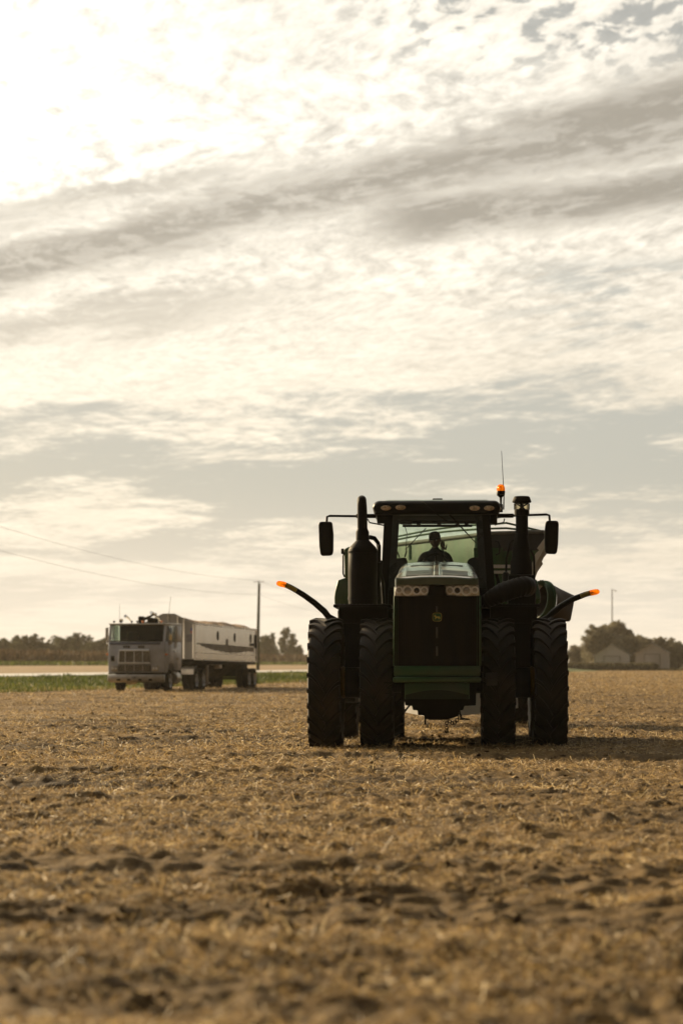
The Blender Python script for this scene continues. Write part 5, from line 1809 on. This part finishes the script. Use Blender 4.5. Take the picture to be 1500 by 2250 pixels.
# chrome grille: frame, upright bars, fine cross bars
g0 = [K(px, py, -0.03) for px, py in [(262, 1456.5), (263.5, 1429), (328.5, 1429), (331, 1456.5)]]
G = MB().prism(g0, -0.055, -0.025).build('grille', mat('grille_dark', (0.05, 0.046, 0.042), 0.5, var=0.2), truck)
b = MB()
pw = 0.045
b.tube([(g0[0][0], -0.05, g0[0][1]), (g0[1][0], -0.05, g0[1][1]), (g0[2][0], -0.05, g0[2][1]), (g0[3][0], -0.05, g0[3][1]), (g0[0][0], -0.05, g0[0][1])], pw, 4)
for px in (277, 296.5, 315):
    x = K(px, 1440, -0.03)[0]
    b.box(x - 0.018, x + 0.018, -0.085, -0.055, g0[0][1], g0[1][1])
b.build('grille_frame', mat('bright_trim', (0.96, 0.96, 0.97), 0.25, 0.0, spec=1.0), G)
b = MB()
for i in range(9):
    z = g0[0][1] + (g0[1][1] - g0[0][1]) * (i + 0.7) / 9.5
    b.box(g0[0][0] + 0.03, g0[3][0] - 0.03, -0.072, -0.056, z - 0.010, z + 0.010)
b.build('grille_bar', kbump, G)
l0, l1 = K(261, 1475, -0.03), K(333, 1461, -0.03)
G2 = MB().box(l0[0], l1[0], -0.05, -0.025, l0[1], l1[1], 0.01).build('lower_grille', kdark, truck)
b = MB()
for px in (277, 296.5, 315):
    x = K(px, 1440, -0.03)[0]
    b.box(x - 0.015, x + 0.015, -0.066, -0.051, l0[1], l1[1])
for i in range(4):
    z = l0[1] + (l1[1] - l0[1]) * (i + 0.7) / 4.4
    b.box(l0[0] + 0.02, l1[0] - 0.02, -0.060, -0.051, z - 0.010, z + 0.010)
b.build('grille_bar', kbump, G2)
for pa, pb in ((245.5, 259.5), (335, 349)):
    a, c = K(pa, 1475, -0.03), K(pb, 1462.5, -0.03)
    hl = MB().box(a[0], c[0], -0.06, -0.025, a[1], c[1], 0.02).build('headlight', kbump, truck)
    for t in (0.28, 0.74):
        MB().lathe([(0.052, -0.062), (0.05, -0.075), (0.02, -0.085), (0.002, -0.087)], (a[0] + (c[0] - a[0]) * t, 0, (a[1] + c[1]) / 2), 'y', 16).build('lamp', ring_m, hl)
# trim: shadow gap, worn lettering blocks under the screen, small vent, blue tinted strip
MB().box(xl + 0.02, xr - 0.02, -0.01, 0.3, zb - 0.055, zb - 0.003).build('bumper_gap', kdark, truck)
lt = MB()
for pa, pb in ((272, 276), (277, 281), (282, 286.5)):
    a, c = K(pa, 1424, -0.03), K(pb, 1419, -0.03)
    lt.box(a[0], c[0], -0.034, -0.018, a[1], c[1], 0.004)
lt.build('worn_lettering', mat('worn_letter', (0.075, 0.07, 0.068), 0.6), truck)
lt = MB()
for pa, pb in ((304.5, 308.5), (309.5, 313), (314, 318)):
    a, c = K(pa, 1424, -0.03), K(pb, 1419, -0.03)
    lt.box(a[0], c[0], -0.034, -0.018, a[1], c[1], 0.004)
lt.build('worn_lettering', bpy.data.materials['worn_letter'], truck)
a, c = K(242, 1411.5 + 3, 0.0), K(353, 1411, 0.0)
MB().box(a[0], c[0], -0.025, 0.0, kz(1416.5), kz(1412), 0.004).build('blue_strip', mat('blue_strip', (0.12, 0.14, 0.22), 0.4, var=0.2, scale=4), truck)
a, c = K(245, 1453, 0), K(253, 1441, 0)
MB().box(a[0], c[0], -0.03, 0.0, a[1], c[1], 0.005).build('vent', kdark, truck)
# bumper with square openings and plate
zb0, zb1 = kz(1500), kz(1482)
bp = MB().prism([(-0.12, zb0 + 0.05), (-0.15, zb0 + 0.15), (-0.15, zb1 - 0.1), (-0.10, zb1), (0.12, zb1), (0.12, zb0)], xl + 0.02, xr - 0.0, 'x', 0.03).build('bumper', kbump, truck)
for px in (262, 284.5, 308.5, 331.5):
    a, c = K(px - 4, 1496, -0.15), K(px + 4, 1491.5, -0.15)
    MB().box(a[0], c[0], -0.156, -0.12, a[1], c[1], 0.004).build('tow_opening', kdark, bp)
a, c = K(288, 1494, -0.15), K(305, 1484.5, -0.15)
pl = MB().box(a[0], c[0], -0.165, -0.152, a[1], c[1], 0.004).build('licence_plate', mat('plate', (0.42, 0.40, 0.38), 0.5), bp)
for q in (0.25, 0.45, 0.62):
    MB().box(a[0] + (c[0] - a[0]) * q, a[0] + (c[0] - a[0]) * (q + 0.1), -0.168, -0.1645, a[1] + 0.07, a[1] + 0.13).build('plate_mark', kdark, pl)
# roof furniture
for px in (251, 289.5, 302, 314, 355):
    x, z = K(px, 1366, 0.3)
    r_ = zr + 0.02
    MB().lathe([(0.02, r_ - 0.01), (0.022, r_ + 0.05), (0.055, r_ + 0.07), (0.06, r_ + 0.11), (0.02, r_ + 0.125)], (x, 0.35, 0), 'z', 12).build('roof_marker', orange if px in (314, 355) else kdark, truck)
x, z = K(267.5, 1362, 0.4)
MB().lathe([(0.02, 0.05), (0.06, 0.04), (0.095, -0.03), (0.10, -0.06), (0.085, -0.05), (0.03, -0.03), (0.002, -0.025)], (x, 0.45, zr + 0.14), 'y', 18).tube([(x, 0.45, zr + 0.05), (x, 0.45, zr)], 0.02, 6).build('spot_lamp', chrome, truck)
for pts in ([(276, 1353.5), (279, 1357), (283, 1366)], [(318, 1360.5), (333, 1351.5), (338, 1348)], [(332.5, 1345.5), (337, 1350), (343, 1358), (348, 1367)]):
    P3 = [(K(px, py, 0.7)[0], 0.7 + 0.25 * i, K(px, py, 0.7)[1]) for i, (px, py) in enumerate(pts)]
    MB().tube(P3, [0.075, 0.045, 0.03] if len(pts) == 3 else [0.08, 0.06, 0.04, 0.03], 12).build('air_horn', kdark if pts[0][0] == 318 else chrome, truck)
for px, py in ((311, 1357), (331, 1360), (340, 1362)):
    x, z = K(px, py, 0.9)
    MB().box(x - 0.13, x + 0.13, 0.8, 1.1, zr, z + 0.06, 0.05).build('roof_beacon', kdark, truck)
x, z = K(375.5, 1310, 0.6)
MB().tube([(xr - 0.02, 0.6, zr), (x, 0.6, z)], [0.012, 0.006], 6).build('whip_aerial', kdark, truck)
x, z = K(263.5, 1328, 0.6)
MB().tube([(x, 0.6, zr), (x, 0.6, z)], [0.009, 0.005], 6).build('whip_aerial', kdark, truck)
# mirrors, markers, steps, exhaust guards, fuel tank
for s, x in ((-1, xl), (1, xr)):
    a = MB()
    xm = x + s * 0.16
    a.tube([(x, 0.4, zr - 0.2), (xm, 0.35, zr - 0.15), (xm, 0.35, zw0 - 0.1), (x, 0.4, zw0 - 0.15)], 0.014, 6)
    a.build('mirror_arm', chrome, truck)
    mo = MB().box(xm - 0.07, xm + 0.07, 0.31, 0.37, zw0 + 0.05, zr - 0.17, 0.015).build('mirror', chrome if s > 0 else kbump, truck)
    if s > 0:
        MB().lathe([(0.11, 0.30), (0.09, 0.285), (0.002, 0.28)], (xm, 0, zw0 - 0.03), 'y', 16).build('round_mirror', kbump, truck)
    z = kz(1438)
    MB().box(x - 0.02 if s > 0 else x - 0.11, x + 0.11 if s > 0 else x + 0.02, 0.05, 0.15, z - 0.045, z + 0.05, 0.02).build('marker_lamp', orange, truck)
for y in (1.72, 1.95):
    MB().tube([(xr + 0.03, y, zw0 - 0.25), (xr + 0.035, y, zr - 0.1)], 0.022, 8).build('grab_rail', chrome, truck)
MB().box(xr + 0.001, xr + 0.008, 2.0, 2.5, kz(1450, 2.0), kz(1445, 2.0)).build('door_badge', mat('badge_pale', (0.45, 0.42, 0.38), 0.5), truck)
for s in (-1, 1):
    t = MB().lathe([(0.02, 1.95), (0.28, 1.96), (0.31, 2.0), (0.31, 2.86), (0.28, 2.9), (0.02, 2.91)], (s * 0.98, 0, 0.62), 'y', 28)
    for y in (2.15, 2.7):
        t.lathe([(0.315, y - 0.03), (0.322, y - 0.028), (0.322, y + 0.028), (0.315, y + 0.03)], (s * 0.98, 0, 0.62), 'y', 28)
    t.build('fuel_tank', alu, truck)
    st_ = MB().box(s * 1.2 - 0.12, s * 1.2 + 0.12, 1.72, 1.92, 0.42, 0.46, 0.01)
    st_.box(s * 1.2 - 0.12, s * 1.2 + 0.12, 1.72, 1.92, 0.75, 0.79, 0.01)
    st_.tube([(s * 1.3, 1.92, 0.4), (s * 1.3, 1.92, 0.95)], 0.02, 6)
    st_.build('step', kbump, truck)
b = MB()
for x in (-0.45, 0.45):
    b.box(x - 0.05, x + 0.05, 0.2, 8.3, 0.70, 0.95, 0.01)
b.box(-0.85, 0.85, 5.9, 7.4, 0.95, 1.10, 0.03)
b.box(-0.5, 0.5, 0.3, 2.6, 0.45, 0.9, 0.05)
for y in (1.1, 6.0, 7.35):
    b.lathe([(0.07, -0.95), (0.07, 0.95)], (0, y, 0.52), 'x', 10)
b.build('chassis', kdark, truck)


def road_wheel(parent, x, y, s, dual, m_rim, yo=0.0):
    r0 = MB()
    r0.lathe([(0.29, -0.13), (0.31, -0.145), (0.28, -0.12), (0.25, -0.02), (0.20, 0.01), (0.12, 0.0), (0.10, -0.10), (0.07, -0.12), (0.01, -0.12)], (0, 0, 0), 'x', 28, cap=False)
    for i in range(8):
        a = i * math.pi / 4
        r0.lathe([(0.014, -0.03), (0.014, 0.01)], (0, 0.16 * math.cos(a), 0.16 * math.sin(a)), 'x', 6)
    w = r0.build('wheel', m_rim, parent)
    w.location = (x, y - yo, 0.505)
    if s > 0:
        w.rotation_euler = (0, 0, math.pi)
    t = MB()
    for off in ((0.0, 0.33) if dual else (0.0,)):
        t.lathe([(0.29, off - 0.12), (0.34, off - 0.14), (0.45, off - 0.145), (0.50, off - 0.125), (0.515, off - 0.08), (0.515, off - 0.03), (0.508, off - 0.028), (0.508, off - 0.018), (0.515, off - 0.016),
                 (0.515, off + 0.016), (0.508, off + 0.018), (0.508, off + 0.028), (0.515, off + 0.03), (0.515, off + 0.08), (0.50, off + 0.125), (0.45, off + 0.145), (0.34, off + 0.14), (0.29, off + 0.12)], (0, 0, 0), 'x', 40, cap=False)
    t.build('tyre', tyre_k, w)
    return w


steel_rim = mat('wheel_steel', (0.74, 0.74, 0.76), 0.35, 0.2, var=0.2, scale=8)
for s in (-1, 1):
    road_wheel(truck, s * (xr - 0.17), 1.15, s, False, steel_rim)
    for y in (5.95, 7.3):
        road_wheel(truck, s * (xr - 0.16), y, s, True, steel_rim)
    fl = MB()
    fl.loft([[(s * (xr - 0.62), y, z), (s * (xr - 0.02), y, z), (s * (xr - 0.02), y, z + 0.012), (s * (xr - 0.62), y, z + 0.012)] for y, z in ((5.28, 0.75), (5.34, 0.98), (5.6, 1.10), (6.0, 1.13))])
    fl.build('mud_flap', kbump, truck)

# trailer body
y0, y1 = 5.4, 18.7
hwid = K(427, 1400, y0)[0]
zt0, zt1 = 3.15, 3.04
zb0_, zb1_ = 1.47, 1.37
def zsl(a, b_, y): return a + (b_ - a) * (y - y0) / (y1 - y0)


alu_side = bpy.data.materials.new('polished_side')
alu_side.use_nodes = True
k = NT(alu_side.node_tree)
oc = k.n('ShaderNodeTexCoord').outputs['Object']
n1 = k.noise(k.vm('MULTIPLY', oc, (1, 0.5, 0.35)), 2.2, 5, 0.6)
n2 = k.noise(k.vm('MULTIPLY', oc, (1, 0.9, 0.16)), 0.9, 3, 0.55)
bs = k.n('ShaderNodeBsdfPrincipled')
k.put(bs.inputs['Base Color'], k.mix(k.sm(n1, 0.3, 0.7), (0.60, 0.55, 0.47), (0.76, 0.71, 0.62)))
bs.inputs['Metallic'].default_value = 0.9
k.put(bs.inputs['Roughness'], k.lin(n1, 0.3, 0.7, 0.10, 0.22))
bm_ = k.n('ShaderNodeBump'); bm_.inputs['Strength'].default_value = 0.25; bm_.inputs['Distance'].default_value = 0.05
k.put(bm_.inputs['Height'], n2)
k.nt.links.new(bm_.outputs[0], bs.inputs['Normal'])
out = k.n('ShaderNodeOutputMaterial')
k.nt.links.new(bs.outputs[0], out.inputs[0])

for s in (-1, 1):
    x = s * hwid
    b = MB().loft([[(x - s * 0.04, y - TY, zsl(zb0_, zb1_, y)), (x, y - TY, zsl(zb0_, zb1_, y)), (x, y - TY, zsl(zt0, zt1, y)), (x - s * 0.04, y - TY, zsl(zt0, zt1, y))] for y in np.linspace(y0 + 0.02, y1, 12)])
    sp_ = b.build('side_panel', alu_side, trailer, 20)
    r_ = MB()
    for za, zc, t in ((zt0 - 0.03, zt1 - 0.03, 0.045), (zb0_ + 0.30, zb1_ + 0.30, 0.02), (zb0_, zb1_, 0.04)):
        r_.loft([[(x - s * 0.001, y - TY, zsl(za, zc, y) - t), (x + s * 0.035, y - TY, zsl(za, zc, y) - t), (x + s * 0.035, y - TY, zsl(za, zc, y) + t), (x - s * 0.001, y - TY, zsl(za, zc, y) + t)] for y in (y0 + 0.02, y1)])
    r_.build('side_rail', alu, sp_)
    pst = MB()
    for y in (y0 + 0.06, y1 - 0.06):
        pst.box(x + s * 0.002, x + s * 0.04, y - TY - 0.06, y - TY + 0.06, zsl(zb0_, zb1_, y) + 0.06, zsl(zt0, zt1, y) - 0.09)
    pst.build('corner_post', alu, sp_)
    if s > 0:
        def on_side(px, py):
            t = (px - 750) / F
            yy = (KX + x * CA - t * (KD - x * SA)) / (t * CA - SA)
            return yy - TY, K(px, py, yy)[1]
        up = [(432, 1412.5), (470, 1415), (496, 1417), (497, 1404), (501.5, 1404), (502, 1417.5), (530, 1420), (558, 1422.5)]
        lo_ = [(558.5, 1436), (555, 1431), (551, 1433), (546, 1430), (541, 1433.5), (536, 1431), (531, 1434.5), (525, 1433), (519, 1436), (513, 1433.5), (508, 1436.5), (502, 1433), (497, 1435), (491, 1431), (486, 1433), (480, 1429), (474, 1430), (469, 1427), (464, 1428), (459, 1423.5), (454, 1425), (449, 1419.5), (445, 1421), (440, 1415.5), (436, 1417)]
        MB().prism([on_side(*q_) for q_ in up + lo_], x + 0.0015, x + 0.005, 'x').build('painted_reflection', mat('painted_reflection', (0.30, 0.275, 0.24), 0.55, 0.2, var=0.3, scale=3), sp_)  # reflection of the treeline, put on the panel as a grey ragged sheet
        for px, ppy in ((479, 1397), (516, 1401), (551, 1403)):
            # where the column meets the side plane
            t = (px - 750) / F
            y = (KX + x * CA - t * (KD - x * SA)) / (t * CA - SA)
            zc = K(px, ppy, y)[1]
            sec = []
            for q, d in ((0.13, 0.0), (0.13, 0.02), (0.085, 0.02), (0.085, 0.004)):
                sec.append([(x + d + 0.001, y - TY + q * 1.3 * math.cos(a), zc + (q / 0.13) * 0.22 * math.sin(a)) for a in np.linspace(0, 2 * math.pi, 20, endpoint=False)])
            sec.append([(x + 0.003, y - TY + 0.001 * math.cos(a), zc + 0.001 * math.sin(a)) for a in np.linspace(0, 2 * math.pi, 20, endpoint=False)])
            MB().loft(sec, cap=False).build('port_window', kdark, sp_)
gab = [(-hwid, zb0_), (hwid, zb0_), (hwid, zt0), (0.28, kz(1348.5, y0)), (-0.28, kz(1348.5, y0)), (-hwid, zt0)]
fw = MB().prism(gab, y0 - TY - 0.02, y0 - TY + 0.04).build('front_wall', mat('front_sheet', (0.22, 0.205, 0.19), 0.45, 0.3, var=0.12, scale=1.2, stretch=(3, 1, 0.2)), trailer)
b = MB()
for x in (-0.9, -0.45, 0.0, 0.45, K(405, 1400, y0)[0], hwid - 0.03):
    zt_ = zt0 if abs(x) > 1.2 else zt0 + (kz(1348.5, y0) - zt0) * (hwid - max(abs(x), 0.28)) / (hwid - 0.28)
    b.box(x - 0.03, x + 0.03, y0 - TY - 0.07, y0 - TY - 0.022, zb0_ + 0.02, zt_ - 0.04)
b.build('wall_rib', alu, fw)
a, c = K(410, 1410, y0 - 0.05), K(426, 1394, y0 - 0.05)
MB().box(a[0], c[0], y0 - TY - 0.045, y0 - TY - 0.022, a[1], c[1], 0.005).build('sign_plate', mat('sign_grey', (0.13, 0.12, 0.125), 0.5), fw)
a, c = K(419, 1391.5, y0 - 0.05), K(425, 1380, y0 - 0.05)
MB().box(a[0], c[0], y0 - TY - 0.03, y0 - TY - 0.0225, (a[1] + c[1]) / 2, c[1]).build('flag_decal', mat('flag_blue', (0.06, 0.07, 0.22), 0.5), fw)
MB().box(a[0], c[0], y0 - TY - 0.03, y0 - TY - 0.0225, a[1], (a[1] + c[1]) / 2 - 0.002).build('flag_decal', mat('flag_red', (0.30, 0.10, 0.10), 0.5), fw)
MB().box(-hwid, hwid, y1 - TY - 0.03, y1 - TY + 0.03, zb1_, zt1 + 0.02).build('tailgate', alu, trailer)
b = MB().box(-hwid + 0.04, hwid - 0.04, y0 - TY + 0.1, y1 - TY - 0.1, 1.2, 1.44, 0.02)
for x in (-0.4, 0.4):
    b.box(x - 0.06, x + 0.06, 8.4 - TY, 18.6 - TY, 0.85, 1.25, 0.01)
b.box(-0.7, 0.7, 16.2 - TY, 18.9 - TY, 0.6, 1.2, 0.04)
for y in (17.1, 18.4):
    b.lathe([(0.07, -0.95), (0.07, 0.95)], (0, y - TY, 0.505), 'x', 10)
b.build('frame', kdark, trailer)
hp = MB()
for ya, yb in ((9.0, 11.8), (12.4, 15.4)):
    hp.loft([[(xx, yy - TY, zz_) for xx, yy in ((-w_, ya + e_), (w_, ya + e_), (w_, yb - e_), (-w_, yb - e_))] for w_, e_, zz_ in ((1.05, 0.0, 1.22), (0.35, 0.85, 0.55), (0.35, 0.85, 0.48))])
hp.build('hopper', kdark, trailer)
for s in (-1, 1):
    lg = MB().box(s * 0.95 - 0.06, s * 0.95 + 0.06, 9.0 - TY, 9.12 - TY, 0.35, 1.22, 0.01)
    lg.box(s * 0.95 - 0.13, s * 0.95 + 0.13, 8.94 - TY, 9.18 - TY, 0.30, 0.35, 0.01)
    lg.build('landing_leg', kbump, trailer)
    for y in (17.1, 18.4):
        road_wheel(trailer, s * (hwid - 0.16), y, s, True, steel_rim, TY)
MB().box(hwid - 0.30, hwid - 0.05, 10.6 - TY, 11.2 - TY, 1.02, 1.40, 0.02).build('tool_box', kbump, trailer)
MB().tube([(hwid - 0.1, 8.3 - TY, 1.25), (hwid - 0.1, 10.4 - TY, 1.22)], 0.05, 8).build('air_tank', kbump, trailer)
b = MB().box(hwid - 0.05, hwid + 0.08, 17.3 - TY, 17.8 - TY, 2.15, 2.3, 0.03)
b.tube([(hwid + 0.04, 18.4 - TY, 2.05), (hwid + 0.04, 18.4 - TY, 2.75)], 0.04, 8)
b.build('tarp_crank', kdark, trailer)

# grain heaped in the trailer
heap = []
ys = np.linspace(y0 + 0.2, y1 - 0.1, 60)
for y in ys:
    row = []
    for t in np.linspace(-1, 1, 17):
        n_ = float(vnoise(np.array([t * 2.0 + 5]), np.array([y * 0.9]), 41)[0]) * 0.22 + float(vnoise(np.array([t * 6.0]), np.array([y * 2.7]), 42)[0]) * 0.06
        row.append((t * (hwid - 0.05), y - TY, zsl(zt0, zt1, y) - 0.06 + (1 - t * t) * (0.16 + n_)))
    heap.append(row)
gl = MB().loft(heap, cap=False, closed=False).build('grain_load', mat('grain', (0.26, 0.155, 0.075), 0.8, var=0.3, scale=4, bump=0.5, bscale=30), None, 60)
gl.location = trailer.location
gl.rotation_euler = trailer.rotation_euler
tag(gl, 'brown grain heaped above the sides of the silver trailer', 'grain', None, 'thing')

# ---------------------------------------------------------------- dust in the air
hz = MB().box(-1650, 1650, -120, 2050, -1.3, 17.5).build('haze', None or mat('haze_air', (1, 1, 1)), None)
hm = hz.data.materials[0]
k = NT(hm.node_tree)
pv_ = k.n('ShaderNodeVolumePrincipled')
pv_.inputs['Color'].default_value = (0.95, 0.86, 0.72, 1)
pv_.inputs['Density'].default_value = 0.00010
pv_.inputs['Anisotropy'].default_value = 0.45
out = k.n('ShaderNodeOutputMaterial')
k.nt.links.new(pv_.outputs[0], out.inputs['Volume'])
tag(hz, 'thin dust haze over the whole field', None, None, 'stuff')
